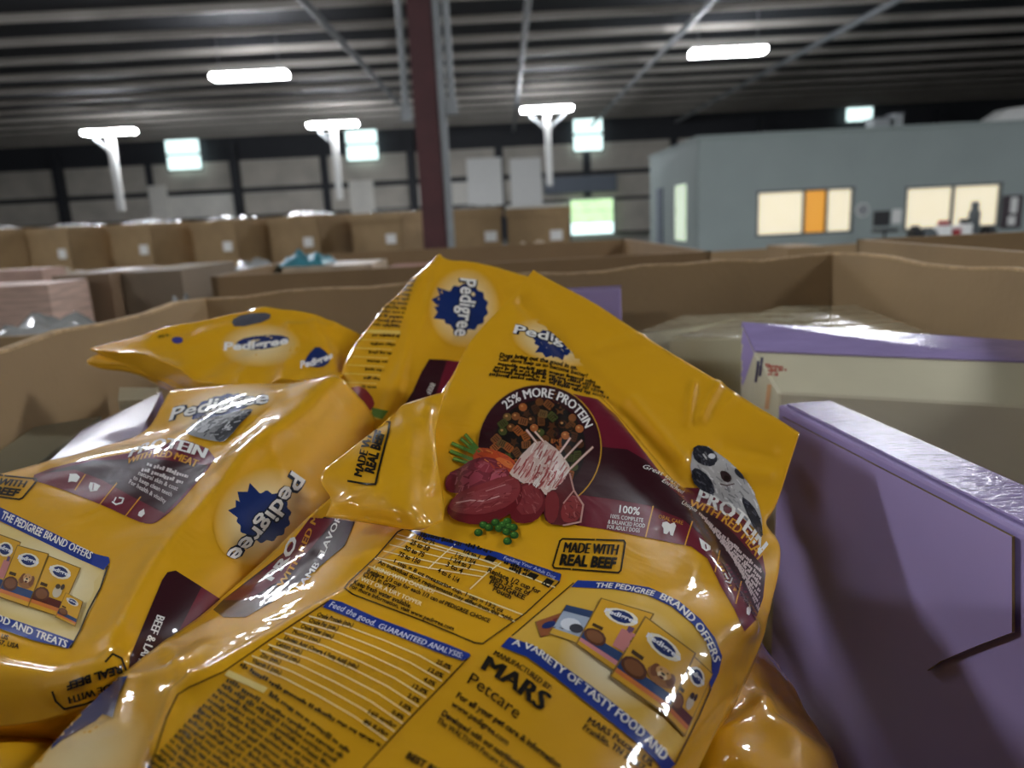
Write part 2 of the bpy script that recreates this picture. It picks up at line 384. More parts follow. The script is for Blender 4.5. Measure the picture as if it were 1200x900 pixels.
# the bin that holds the bags: rim corners read off the photograph at rim height
RZ = 1.205
BL = PZ(235, 350, RZ - 0.017); BR = PZ(980, 297, RZ); NR = np.array([BR[0] - 0.01, 0.115, RZ]); NL = np.array([BL[0] - 0.02, 0.115, RZ - 0.013])
mb = root('cardboard_bin', 'open cardboard bin holding the yellow bags and the purple boxes', 'cardboard bin', ((BL[0] + BR[0]) / 2, 0.75, 0), 'large cardboard bins standing around the hall')
def rimwall(a, b, inward, nseg, seed, sag=0.004, m=None, bulge=0.02):
    """corrugated sheet with a slightly uneven rim and a pale cut edge"""
    rnd = random.Random(seed); t = 0.014; inn = np.array([*inward, 0.0]) * t
    top = []
    for k in range(nseg + 1):
        f = k / nseg; p = a * (1 - f) + b * f
        p = p + np.array([0, 0, rnd.uniform(-sag, sag) if 0 < k < nseg else 0.0]) - np.array([*inward, 0]) * bulge * math.sin(math.pi * f)
        top.append(p)
    V, Fc = [], []
    for p in top:
        for z in (0.0, RZ - 0.22, p[2]):
            V.append((p[0], p[1], z)); V.append((p[0] + inn[0], p[1] + inn[1], z))
    for k in range(nseg):
        i, j = 6 * k, 6 * (k + 1)
        for a_ in (0, 2):
            Fc.append((i + a_, j + a_, j + a_ + 2, i + a_ + 2)); Fc.append((i + a_ + 1, i + a_ + 3, j + a_ + 3, j + a_ + 1))
    Fc += [(0, 2, 3, 1), (2, 4, 5, 3), (6 * nseg, 6 * nseg + 1, 6 * nseg + 3, 6 * nseg + 2), (6 * nseg + 2, 6 * nseg + 3, 6 * nseg + 5, 6 * nseg + 4)]
    o = mk('side_panel', V, Fc, m or m_card, mb)
    E, Fe = [], []
    for k, p in enumerate(top):
        for dz in (-0.002, 0.0012):
            E += [(p[0] - inn[0] * 0.02, p[1] - inn[1] * 0.02, p[2] + dz), (p[0] + inn[0] * 1.02, p[1] + inn[1] * 1.02, p[2] + dz)]
    for k in range(nseg):
        i, j = 4 * k, 4 * (k + 1); Fe += [(i + 2, j + 2, j + 3, i + 3), (i, j, j + 2, i + 2), (i + 1, i + 3, j + 3, j + 1)]
    mk('cut_edge', E, Fe, m_cardedge, o)
rimwall(BL, BR, (0, -1), 16, 1); rimwall(BR, NR, (-1, 0), 14, 2, bulge=0.035); rimwall(NL, BL, (1, 0), 12, 3); rimwall(NR, NL, (0, 1), 40, 4, 0.002)
box('bottom_panel', (BL[0] + BR[0]) / 2, 0.75, 0.002, 1.2, 1.2, 0.01, m_card, mb)
# cartons that fill the lower part of the bin
g = 'cream cartons filling the lower part of the bin'
PX0, PX1 = max(BL[0], NL[0]) + 0.045, min(BR[0], NR[0]) - 0.045; PY0, PY1 = 0.17, min(BL[1], BR[1]) - 0.045
PT = 0.80
for i in range(3):
    for j in range(3):
        wx_, wy_ = (PX1 - PX0) / 3, (PY1 - PY0) / 3; cx = PX0 + wx_ * (i + .5); cy = PY0 + wy_ * (j + .5)
        t = root('packed_carton', 'cream carton buried under the bags in the open bin', 'carton', (cx, cy, 0.016), g)
        box('body', cx, cy, 0.016, wx_ - .012, wy_ - .012, PT - 0.026, m_cream, t, bev=0.004); box('lid', cx, cy, PT - 0.01, wx_ - .014, wy_ - .014, 0.01, m_cream, t)

# neighbours
def yb(px, py, z): return PZ(px, py, z)
bin_(-1.375, 2.05, 1.2, 1.1, 0, 1.11, 'cardboard bin with brown cartons standing left of the bag bin', 0.05)
bin_(-0.12, 2.45, 1.25, 1.15, 0, 1.19, 'cardboard bin with mixed packs right behind the bag bin', 0.02, m_card2)
bin_(1.36, 1.08, 1.2, 1.16, 0, 1.212, 'cardboard bin standing right beside the purple boxes', -0.05)
bin_(-2.75, 1.9, 1.15, 1.1, 0, 1.13, 'cardboard bin with pink striped boards beside the brown cartons', 0.05, m_card2)
bin_(1.55, 3.6, 1.2, 1.1, 0, 1.06, 'cardboard bin in the aisle before the office', 0.1)
bin_(-1.3, 4.1, 1.2, 1.1, 0, 1.06, 'cardboard bin topped with wrapped boards before the row of tall bins', 0.1)
bin_(-2.9, 4.2, 1.2, 1.1, 0, 1.05, 'cardboard bin topped with pink boards before the row of tall bins', 0.0)
bin_(0.2, 4.6, 1.2, 1.1, 0, 1.05, 'cardboard bin before the steel column', 0.0, m_card2)
# row of tall bins
row = [(-60, 8), (12, 108), (112, 203), (212, 302), (305, 400), (405, 497), (524, 588), (592, 669)]
tops = [272, 270, 265, 261, 256, 252, 247, 246]
ord_ = ['leftmost tall', 'second tall', 'third tall', 'fourth tall', 'fifth tall', 'sixth tall', 'tall', 'tall']
names = ['tall closed cardboard bin at the open end of the row', 'second tall cardboard bin counted from the open end of the row', 'third tall cardboard bin counted from the open end of the row',
         'fourth tall cardboard bin counted from the open end of the row', 'fifth tall cardboard bin counted from the open end of the row', 'tall cardboard bin just left of the red steel column',
         'tall cardboard bin just right of the red steel column', 'tall cardboard bin nearest the glass door']
WRAPS = []
for (x0, x1), tp, l in zip(row, tops, names):
    yy = 10.6 if x0 < 520 else 9.9
    a, b = PY(x0, tp, yy), PY(x1, tp, yy); wd = (b[0] - a[0]); cx = (a[0] + b[0]) / 2
    rz = -0.42 if x0 < 520 else 0.0
    wx = wd * (0.78 if rz else 0.98)
    tb_ = bin_(cx, yy + wd / 2, wx, wd * 0.75, 0, a[2], l, rz, m_card, 'row of tall cardboard bins', chamfer=0.0 if rz else 0.0, sticker=(wx * 0.28, a[2] - 0.42))
    box('lid', cx, yy + wd / 2, a[2], wx + 0.03, wd * 0.75 + 0.03, 0.012, m_card, tb_, rz)
    joined('lid_rim', [(cx + (ux * c_ - uy * s_), yy + wd / 2 + (ux * s_ + uy * c_), a[2] - 0.1, sx_, sy_, 0.1, rz) for c_, s_ in ((math.cos(rz), math.sin(rz)),)
           for ux, uy, sx_, sy_ in ((0, -wd * 0.375 - 0.01, wx + 0.03, 0.012), (0, wd * 0.375 + 0.01, wx + 0.03, 0.012), (-wx / 2 - 0.01, 0, 0.012, wd * 0.75), (wx / 2 + 0.01, 0, 0.012, wd * 0.75))], m_card, tb_)
    WRAPS.append((cx, yy + wd / 2, a[2], wx, wd * 0.75, rz))
def crumple(name, label, cat, cx, cy, cz, sx, sy, sz, m, group=None, seed=0, n=14):
    V, Fc = [], []
    for j in range(n + 1):
        for i in range(n + 1):
            u, v = i / n, j / n
            e = (math.sin(math.pi * u) * math.sin(math.pi * v)) ** 0.4
            h = e * (0.6 + 0.8 * noise.noise(Vector((u * 4 + seed * 9.1, v * 4, seed)))) + 0.15 * noise.noise(Vector((u * 11, v * 11 + seed, 3))) * e
            V.append((cx + (u - 0.5) * sx, cy + (v - 0.5) * sy, cz + max(0.0, h) * sz + 0.002))
    k0 = len(V)
    for j in range(n):
        for i in range(n):
            a = j * (n + 1) + i; Fc.append((a, a + 1, a + n + 2, a + n + 1))
    bd = [i for i in range(n + 1)] + [(j) * (n + 1) + n for j in range(1, n + 1)] + [n * (n + 1) + i for i in range(n - 1, -1, -1)] + [j * (n + 1) for j in range(n - 1, 0, -1)]
    low = [(V[i][0], V[i][1], cz) for i in bd]; V += low
    for q in range(len(bd)):
        Fc.append((bd[(q + 1) % len(bd)], bd[q], k0 + q, k0 + (q + 1) % len(bd)))
    Fc.append(tuple(range(k0, k0 + len(bd)))[::-1])
    return tag(mk(name, V, Fc, m, smooth=True, loc=(cx, cy, cz)), label, cat, group)
wl = ['on the bin at the open end', 'on the second tall bin', 'on the third tall bin', 'on the fourth tall bin', 'on the fifth tall bin', 'left of the steel column', 'right of the steel column', 'nearest the glass door']
for i, (cx, cy, z, wx, wy, rz) in enumerate(WRAPS):
    if i in (7,): continue
    crumple('clear_wrap', 'crumpled clear plastic wrap lying on top ' + wl[i], 'plastic wrap', cx, cy, z + 0.013, wx * 0.8, wy * 0.7, 0.06, m_shrink, 'plastic wrap on the tall bins', i)

# goods in the neighbouring bins
def carton(name, label, px0, px1, ptop, y, depth, m, zb=0.02, rz=0.0, flaps=False, group=None, tape=True):
    a, b = PY(px0, ptop, y), PY(px1, ptop, y); cx = (a[0] + b[0]) / 2; wd = b[0] - a[0]; z = (a[2] + b[2]) / 2
    t = root(name, label, 'carton' if 'carton' in name else 'box', (cx, y + depth / 2, zb), group)
    box('body', cx, y + depth / 2, zb, wd, depth, z - zb - 0.006, m, t, rz)
    for s in (-1, 1): box('flap', cx, y + depth / 2 + s * depth / 4, z - 0.006, wd, depth / 2 - 0.004, 0.006, m, t, rz)
    if tape: box('tape', cx, y + depth / 2, z, wd, 0.05, 0.001, mat('packing_tape', 'b79a6c', 0.25), t, rz)
    return t
m_pink = mat('pink_striped_board', 'c4a796', 0.6, 0.25, 12, stretch=(1, 1, 14)); m_brownbox = mat('brown_carton', '80684f', 0.7, 0.1, 6); m_brownd = mat('brown_carton_dark', '80705c', 0.7, 0.1, 6)
carton('brown_carton', 'brown taped carton standing proud of the bin left of the bags', 60, 128, 322, 1.95, 0.35, m_brownbox)
carton('brown_carton', 'darker brown carton under stretch wrap beside the taped carton', 142, 212, 318, 2.0, 0.4, m_brownd)
carton('pink_board_box', 'pink striped box stack at the far left bin', -60, 56, 336, 1.75, 0.17, m_pink, tape=False)
carton('pink_board_box', 'pale pink board box behind the striped box stack', -70, 50, 318, 2.36, 0.12, mat('pink_pale', 'c0a090', 0.6, 0.2, 9), tape=False, zb=0.02)
carton('flat_pack', 'cream flat pack lying in the bin behind the bags', 330, 436, 312, 2.3, 0.3, mat('pale_pack', 'b9a68c', 0.4, 0.2, 14), tape=False)
carton('flat_pack', 'reddish flat pack beside the cream one behind the bags', 440, 500, 318, 2.2, 0.4, mat('reddish_pack', '9a6a58', 0.5, 0.3, 14), tape=False)
carton('flat_pack', 'pale wrapped pack in the bin behind the bags', 226, 290, 316, 2.44, 0.08, mat('pale_pack2', 'a3a39c', 0.3, 0.3, 18), tape=False)
carton('brown_carton', 'brown carton lying in the aisle bin before the glass door', 675, 720, 288, 3.4, 0.4, m_card2, tape=False)
carton('yellow_carton', 'yellow topped carton in the aisle bin before the office', 786, 815, 294, 3.3, 0.3, mat('yellow_print', 'c7a23c', 0.5, 0.2), tape=False)
carton('brown_carton', 'brown carton with open top before the grey office', 925, 965, 289, 3.5, 0.3, m_card, tape=False)
carton('white_carton', 'white carton lying before the grey office', 715, 765, 291, 3.6, 0.3, m_white, tape=False)
crumple('teal_bag', 'small teal plastic bag lying on the cream flat pack', 'plastic bag', *(PY(362, 312, 2.45)[:2]), (PY(330, 312, 2.3)[2] + PY(436, 312, 2.3)[2]) / 2 + 0.001, 0.14, 0.2, 0.05, m_teal, seed=3)
crumple('clear_wrap', 'white plastic sheet slung over the bin left of the bags', 'plastic wrap', *(PY(60, 378, 1.66)[:2]), 1.085, 0.22, 0.14, 0.06, m_shrink, seed=11)
crumple('clear_wrap', 'clear wrap glinting on the darker brown carton', 'plastic wrap', *(PY(208, 330, 1.89)[:2]), 1.06, 0.08, 0.14, 0.10, m_shrink, seed=13)
crumple('black_bag', 'black plastic bag beside the brown cartons', 'plastic bag', *(PY(165, 362, 1.68)[:2]), 1.05, 0.09, 0.14, 0.08, m_black, seed=15)
for k, (px, py, y) in enumerate(((-30, 300, 4.1), (66, 305, 4.2), (300, 300, 4.3), (370, 300, 4.0), (625, 298, 4.6))):
    q = PY(px, py, y)
    crumple('wrapped_pack', ['pale wrapped pack on the far bin of pink boards', 'silvery wrapped pack between the far bins', 'glossy wrapped pack on the far bin of boards', 'crumpled pale pack on the far bin of boards', 'pale crumpled pack by the steel column foot'][k], 'pack', q[0], q[1], 1.035, 0.28, 0.36, 0.12, (m_shrink, mat('pale_pack', ''), m_shrink)[k % 3], 'wrapped packs on the far bins', 20 + k)

# ------------------------------------------------------------------ purple and cream boxes
def prism(name, top, zb, m, parent):
    """upright solid under a quad of world points"""
    V = [(*p[:2], zb) for p in top] + [tuple(p) for p in top]
    return mk(name, V, BOXF, m, parent)
class Surf:
    """a mesh that print can be laid on: pixels of the photo are carried along their ray onto the surface"""
    def __init__(s, V, T, N=None):
        s.V = np.asarray(V, float); s.T = T
        s.bvh = BVHTree.FromPolygons([Vector(v) for v in s.V], T)
        s.N = N
    def hit(s, px, py):
        d = Vector(ray(px, py)).normalized()
        h, n, i, dist = s.bvh.ray_cast(Vector(CAM), d)
        if h is None: return None
        if s.N is not None:
            f = s.T[i]
            if len(f) == 4:
                ws = []; tot = 0
                n = Vector((0, 0, 0))
                for v in f:
                    wgt = 1.0 / (1e-9 + (Vector(s.V[v]) - h).length_squared)
                    n = n + Vector(s.N[v]) * wgt
                n.normalize()
            else:
                n = Vector(s.N[f[0]] + s.N[f[1]] + s.N[f[2]]).normalized()
        if n.dot(d) > 0: n = -n
        return h, n, dist
def refine(pts, tris, step):
    pts = [tuple(p) for p in pts]
    for _ in range(9):
        mid = {}; new = []; changed = False
        def m_(a, b):
            k = (a, b) if a < b else (b, a)
            if k in mid: return mid[k]
            pa, pb = pts[a], pts[b]
            if math.hypot(pa[0] - pb[0], pa[1] - pb[1]) <= step: mid[k] = None; return None
            pts.append(((pa[0] + pb[0]) / 2, (pa[1] + pb[1]) / 2)); mid[k] = len(pts) - 1
            return mid[k]
        for a, b, c in tris:
            x, y, z = m_(a, b), m_(b, c), m_(c, a)
            n = (x is not None) + (y is not None) + (z is not None)
            if n == 0: new.append((a, b, c)); continue
            changed = True
            if n == 3: new += [(a, x, z), (x, b, y), (z, y, c), (x, y, z)]
            else:
                for _r in range(3):
                    if n == 1 and x is not None: new += [(a, x, c), (x, b, c)]; break
                    if n == 2 and x is not None and y is not None: new += [(x, b, y), (a, x, y), (a, y, c)]; break
                    a, b, c = b, c, a; x, y, z = y, z, x
        tris = new
        if not changed: break
    return pts, tris
_tx = {}
def textmesh(txt, bold=0.0, shear=0.0):
    k = (txt, bold, shear)
    if k in _tx: return _tx[k]
    cu = bpy.data.curves.new('t', 'FONT'); cu.body = txt; cu.size = 1; cu.resolution_u = 2; cu.offset = bold; cu.shear = shear; cu.fill_mode = 'FRONT'
    o = bpy.data.objects.new('t', cu); COL.objects.link(o)
    me = o.to_mesh()
    me.calc_loop_triangles()
    V = np.zeros(len(me.vertices) * 3); me.vertices.foreach_get('co', V); V = V.reshape(-1, 3)[:, :2].copy()
    T = [tuple(t.vertices) for t in me.loop_triangles]
    o.to_mesh_clear(); bpy.data.objects.remove(o); bpy.data.curves.remove(cu)
    _tx[k] = (V, T); return V, T
_H = textmesh('H'); CAPH = float(_H[0][:, 1].max())
class Print:
    """collects flat print for one part and lays it on a surface"""
    def __init__(s, surf, name, parent, material=None): s.s, s.name, s.par, s.m = surf, name, parent, material; s.V, s.F, s.C, s.N = [], [], [], []; s.clip = None
    def tris(s, pts, T, col, layer, step, maxgap=0.05):
        pts, T = refine(pts, T, step)
        col3 = rgb(col) if isinstance(col, str) else None
        ids = [None] * len(pts); ds = [0] * len(pts)
        for k, p in enumerate(pts):
            if s.clip and s.clip(p): continue
            h = s.s.hit(p[0], p[1])
            if h is None: continue
            q = h[0] + h[1] * (0.00022 + 0.00011 * layer)
            ids[k] = len(s.V); ds[k] = h[2]; s.V.append(tuple(q)); s.N.append(tuple(h[1]))
            s.C.append((*(col3 if col3 else col(p)), 1.0))
        for t in T:
            if any(ids[i] is None for i in t): continue
            dd = [ds[i] for i in t]
            if max(dd) - min(dd) > maxgap: continue
            a, b, c = (np.array(s.V[ids[i]]) for i in t)
            nn = np.cross(b - a, c - a)
            t = t if nn @ np.array(s.N[ids[t[0]]]) >= 0 else t[::-1]
            s.F.append(tuple(ids[i] for i in t))
    def poly(s, pts, col, layer=1, step=7, smooth=0):
        pts = [tuple(p) for p in pts]
        for _ in range(smooth):
            out = []
            for i in range(len(pts)):
                a, b = pts[i], pts[(i + 1) % len(pts)]
                out += [(a[0] * .75 + b[0] * .25, a[1] * .75 + b[1] * .25), (a[0] * .25 + b[0] * .75, a[1] * .25 + b[1] * .75)]
            pts = out
        T = tessellate_polygon([[Vector((p[0], p[1], 0)) for p in pts]])
        s.tris(pts, [tuple(t) for t in T], col, layer, step)
    def line(s, pts, width, col, layer=1, step=7):
        for a, b in zip(pts[:-1], pts[1:]):
            dx, dy = b[0] - a[0], b[1] - a[1]; L = math.hypot(dx, dy) or 1
            nx, ny = -dy / L * width / 2, dx / L * width / 2; ex, ey = dx / L * width * .3, dy / L * width * .3
            s.tris([(a[0] + nx - ex, a[1] + ny - ey), (b[0] + nx + ex, b[1] + ny + ey), (b[0] - nx + ex, b[1] - ny + ey), (a[0] - nx - ex, a[1] - ny - ey)], [(0, 1, 2), (0, 2, 3)], col, layer, step)
    def strokes(s, pts, cols, n, ln, wd, ang, layer, seed=0, spread=.5):
        """short painted strokes inside an outline: fur, fibres, marbling"""
        rnd = random.Random(seed); x0, x1 = min(p[0] for p in pts), max(p[0] for p in pts); y0, y1 = min(p[1] for p in pts), max(p[1] for p in pts)
        def ins(x, y):
            c = False
            for (ax, ay), (bx, by) in zip(pts, pts[1:] + pts[:1]):
                if (ay > y) != (by > y) and x < (bx - ax) * (y - ay) / (by - ay) + ax: c = not c
            return c
        k = 0
        for _ in range(n * 4):
            if k >= n: break
            x, y = rnd.uniform(x0, x1), rnd.uniform(y0, y1); t = ang + rnd.uniform(-spread, spread); l_ = ln * rnd.uniform(.5, 1)
            q = (x + math.cos(t) * l_, y + math.sin(t) * l_)
            if ins(x, y) and ins(*q):
                s.line([(x, y), q], wd * rnd.uniform(.6, 1.2), rnd.choice(cols), layer + k % 2, 12); k += 1
    def disc(s, c, ex, ey, col, layer=1, n=24, step=7):
        s.poly([(c[0] + math.cos(t) * ex[0] + math.sin(t) * ey[0], c[1] + math.cos(t) * ex[1] + math.sin(t) * ey[1]) for t in np.linspace(0, 2 * math.pi, n, endpoint=False)], col, layer, step)
    def halo(s, c, ex, ey, col, layer=1, base=YEL, n=28, rings=6, power=1.6, peak=1.0):
        ci, co = np.array(rgb(col)), np.array(rgb(base)); pts = [tuple(c)]; cols = {}
        for r in range(1, rings + 1):
            f = r / rings
            for k in range(n):
                t = 2 * math.pi * k / n
                pts.append((c[0] + f * (math.cos(t) * ex[0] + math.sin(t) * ey[0]), c[1] + f * (math.cos(t) * ex[1] + math.sin(t) * ey[1])))
        T = [(0, 1 + k, 1 + (k + 1) % n) for k in range(n)]
        for r in range(rings - 1):
            for k in range(n):
                a, b = 1 + r * n + k, 1 + r * n + (k + 1) % n; T += [(a, b, b + n), (a, b + n, a + n)]
        Mx = np.linalg.inv(np.array([[ex[0], ey[0]], [ex[1], ey[1]]]))
        def cf(p):
            q = Mx @ np.array([p[0] - c[0], p[1] - c[1]]); f = min(1.0, math.hypot(*q)); g = peak * (1 - f ** power) ** 1.0
            return tuple(ci * g + co * (1 - g))
        s.tris(pts, T, cf, layer, 9)
    def text(s, txt, path, up, col, layer=3, bold=0.0, shear=0.0, step=9, fit=True, close=1.0):
        """glyphs run along a pixel path; 'up' is the cap height as a pixel vector, or a list of them for the path's ends"""
        if bold > 0 and any(c in txt for c in 'MWN'):     # sharp inner corners: thicken by overprinting instead
            V0, T0 = textmesh(txt, 0.0, shear); n0 = len(V0)
            V = np.concatenate([V0 + [dx, 0] for dx in (-bold, 0, bold)]); T = [tuple(i + k * n0 for i in t) for k in range(3) for t in T0]
        else: V, T = textmesh(txt, bold, shear)
        if not len(V): return
        path = [np.array(p, float) for p in path]
        x0, x1 = V[:, 0].min(), V[:, 0].max()
        if len(path) > 2:      # smooth path
            dense = []
            for i in range(len(path) - 1):
                p0, p1, p2, p3 = path[max(i - 1, 0)], path[i], path[i + 1], path[min(i + 2, len(path) - 1)]
                for t in np.linspace(0, 1, 9)[:-1]:
                    dense.append(0.5 * (2 * p1 + (p2 - p0) * t + (2 * p0 - 5 * p1 + 4 * p2 - p3) * t * t + (3 * p1 - p0 - 3 * p2 + p3) * t ** 3))
            path = dense + [path[-1]]
        path = np.array(path); seg = np.linalg.norm(np.diff(path, axis=0), axis=1); cum = np.concatenate([[0], np.cumsum(seg)]); tot = cum[-1]
        S = (V[:, 0] - x0) / (x1 - x0) * tot
        X = np.interp(S, cum, path[:, 0]); Y = np.interp(S, cum, path[:, 1])
        if up is None or np.isscalar(up):
            tx = np.gradient(path[:, 0], cum); ty = np.gradient(path[:, 1], cum); hgt = up or 8
            ux = np.interp(S, cum, ty) * hgt; uy = -np.interp(S, cum, tx) * hgt; nn = np.hypot(ux, uy) / hgt; ux /= nn; uy /= nn
        elif isinstance(up, list):
            ux = np.interp(S, np.linspace(0, tot, len(up)), [u[0] for u in up]); uy = np.interp(S, np.linspace(0, tot, len(up)), [u[1] for u in up])
        else: ux, uy = up
        h = V[:, 1] / CAPH
        pts = np.stack([X + ux * h, Y + uy * h], -1)
        s.tris([tuple(p) for p in pts], T, col, layer, step)
    def greek(s, a, b, up, col, layer=2, seed=0, fill=1.0):
        """a line of print too small to read: rows of letter-sized strokes"""
        rnd = random.Random(seed); a, b, up = np.array(a, float), np.array(b, float), np.array(up, float)
        L = np.linalg.norm(b - a); ch = np.linalg.norm(up) * 0.62; d = (b - a) / L; x = 0.0
        while x < L:
            n = rnd.randint(2, 9)
            for k in range(n):
                if x > L: break
                h = rnd.choice((0.62, 0.68, 0.62, 0.98)); lo = rnd.choice((0, 0, 0, -0.22)); ww = ch * rnd.uniform(0.75, 1.0)
                p = a + d * x; q = a + d * min(L, x + ww)
                s.tris([tuple(p + up * lo), tuple(q + up * lo), tuple(q + up * h), tuple(p + up * h)], [(0, 1, 2), (0, 2, 3)], col, layer, 30)
                x += ch * 1.06
            x += ch * 0.75
    def done(s, label=None):
        if not s.F: return None
        off = np.array(origin(s.par))
        me = bpy.data.meshes.new(s.name); me.from_pydata((np.array(s.V) - off).tolist(), [], s.F)
        at_ = me.color_attributes.new('ink', 'FLOAT_COLOR', 'POINT'); at_.data.foreach_set('color', np.array(s.C).ravel())
        me.polygons.foreach_set('use_smooth', [True] * len(me.polygons))
        me.materials.append(s.m or m_ink); me.update()
        me.normals_split_custom_set_from_vertices(s.N)
        o = bpy.data.objects.new(s.name, me); COL.objects.link(o); o.parent = s.par
        if label: o['label'] = label
        return o
m_matink = mat('carton_print', '808080', 0.5)
nt = m_matink.node_tree; at_n = nt.nodes.new('ShaderNodeAttribute'); at_n.attribute_name = 'ink'
nt.links.new(at_n.outputs['Color'], nt.nodes['Principled BSDF'].inputs['Base Color'])

# purple box with its tucked flap
zt = 1.11
A3, B3, C3 = PZ(912, 474, zt), PZ(1200, 622, zt), PZ(1200, 567, zt)
e = (B3 - A3) / np.linalg.norm(B3 - A3); nrm = np.array([-e[1], e[0], 0.0]); wdt = (C3 - B3) @ nrm
if wdt < 0: nrm, wdt = -nrm, -wdt
far = A3 + e * min(0.62, (A3[1] - 0.14) / -e[1], (BR[0] + 0.013 - A3[0] - nrm[0] * wdt) / e[0])
lean = -nrm * 0.0
pb = root('purple_carton', 'large purple carton with a tucked V shaped flap beside the yellow bag', 'carton', tuple(np.append(((A3 + far) / 2 + nrm * wdt / 2)[:2], PT)))
def hexa(name, lo, hi, m, parent, bev=0.003):
    o = mk(name, [tuple(v) for v in lo] + [tuple(v) for v in hi], BOXF, m, parent)
    return bevel(o, bev, 2) if bev else o
lo = [A3 + [0, 0, -(zt - PT)], far + [0, 0, -(zt - PT)], far + nrm * wdt + [0, 0, -(zt - PT)], A3 + nrm * wdt + [0, 0, -(zt - PT)]]
hi = [A3, far, far + nrm * wdt, A3 + nrm * wdt]
hexa('body', lo, hi, m_purple, pb)
top_in = [A3 + nrm * 0.006 + e * 0.006, far + nrm * 0.006, far + nrm * (wdt - 0.006), A3 + nrm * (wdt - 0.006) + e * 0.006]
hexa('wrapped_lid', [v + [0, 0, 0.0006] for v in top_in], [v + [0, 0, 0.002] for v in top_in], m_lav, pb, 0)
sf = Surf(np.array([tuple(v) for v in lo] + [tuple(v) for v in hi]), BOXF)
def relief(name, surf, px_pts, lift, thick, m, m_edge, parent):
    """thin board cut to an outline, standing off a surface by lift; its cut edge is a piece of its own"""
    T = tessellate_polygon([[Vector((p[0], p[1], 0)) for p in px_pts]])
    pts, T = refine(px_pts, [tuple(t) for t in T], 25)
    hh = [surf.hit(*p) for p in pts]; n = len(pts)
    V = [tuple(h[0] + h[1] * (lift + thick)) for h in hh] + [tuple(h[0] + h[1] * lift) for h in hh]
    c_ = np.array(V[T[0][0]]); nn = np.cross(np.array(V[T[0][1]]) - c_, np.array(V[T[0][2]]) - c_)
    if nn @ (CAM - c_) < 0: T = [t[::-1] for t in T]
    Fc = [t for t in T] + [tuple(i + n for i in t[::-1]) for t in T]
    ed = set(e_ for t in T for e_ in ((t[0], t[1]), (t[1], t[2]), (t[2], t[0])))
    o = mk(name, V, Fc, m, parent)
    mk('cut_edge', V, [(b_, a_, a_ + n, b_ + n) for a_, b_ in ed if (b_, a_) not in ed], m_edge, o)
    return o
seam = [(916, 611), (950, 642), (990, 681), (1030, 722), (1065, 758), (1086, 777), (1094, 785), (1110, 774), (1150, 757), (1195, 740)]
relief('tucked_flap', sf, [(922, 488)] + seam + [(1195, 628)], 0.003, 0.002, m_purple, mat('carton_cut_edge', '8a7448', 0.9, 0.2, 60), pb)

# cream carton with a purple lid behind it
D = {'a': (869, 379, .87), 'b': (884, 413, .825), 'c': (913, 460, .775), 'ar': (1216, 402, .84), 'br': (1216, 426, .795), 'cr': (1216, 477, .745)}
D = {k: P(*v) for k, v in D.items()}
dz = np.array([0, 0, -.16])
cl = np.array([*D['c'][:2], 0]); 
cb = root('cream_carton', 'cream carton with a purple lid and small red print leaning behind the large purple carton', 'carton', tuple((D['a'] + D['cr']) / 2 + dz))
prof = ['a', 'b', 'c']; fl = lambda p: np.array([p[0], p[1], PT + 0.001])
L5 = [D['a'], D['b'], D['c'], fl(D['c']), fl(D['a'])]; R5 = [D['ar'], D['br'], D['cr'], fl(D['cr']), fl(D['ar'])]
V = [tuple(v) for v in L5] + [tuple(v) for v in R5]
FB = [(0, 1, 2, 3, 4), (9, 8, 7, 6, 5)] + [(i, 5 + i, 5 + (i + 1) % 5, (i + 1) % 5) for i in range(5)]
bevel(mk('body', V, FB, m_cream, cb), 0.002, 1)
sc_ = Surf(np.array(V), FB)
hx = [D['a'], D['b'], D['br'], D['ar']]
up_ = np.cross(D['b'] - D['a'], D['ar'] - D['a']); up_ /= np.linalg.norm(up_); up_ = up_ if up_[2] > 0 else -up_
mk('lid_panel', [tuple(v + up_ * 0.0004) for v in hx] + [tuple(v + up_ * 0.0022) for v in hx], BOXF, m_lav, cb)
pr = Print(sc_, 'end_print', cb, m_matink)
pr.poly([(869.5, 380), (884, 414), (872, 449), (863, 463), (861, 440)], 'a08fbf', 1)
pr.line([(866, 405), (864, 425)], 4, 'd9925c', 2)
for p, q in (((889, 424), (886, 447)), ((893, 420), (891, 440))): pr.line([p, q], 3, '3a3450', 2)
for i, (p, q) in enumerate((((897, 430), (918, 432)), ((900, 436), (922, 435)), ((900, 440), (912, 441)))): pr.greek(p, q, (0, -4), 'b0574a', 2, i)
pr.line([(902, 452), (899, 478)], 5, 'd3a272', 2)
pr.done('red and dark print on the carton end')
pr = Print(Surf(np.array([tuple(v + up_ * 0.0022) for v in hx]), [(0, 1, 2, 3)]), 'round_seal', cb, m_matink)
pr.disc((931, 392), (21, 0), (0, 6), 'd8d6e6', 1); pr.disc((931, 392), (18.5, 0), (0, 5), 'a08fbf', 2); pr.line([(918, 394), (926, 389), (936, 394), (944, 390)], 2.2, 'd8d6e6', 3)
pr.done('pale round seal')
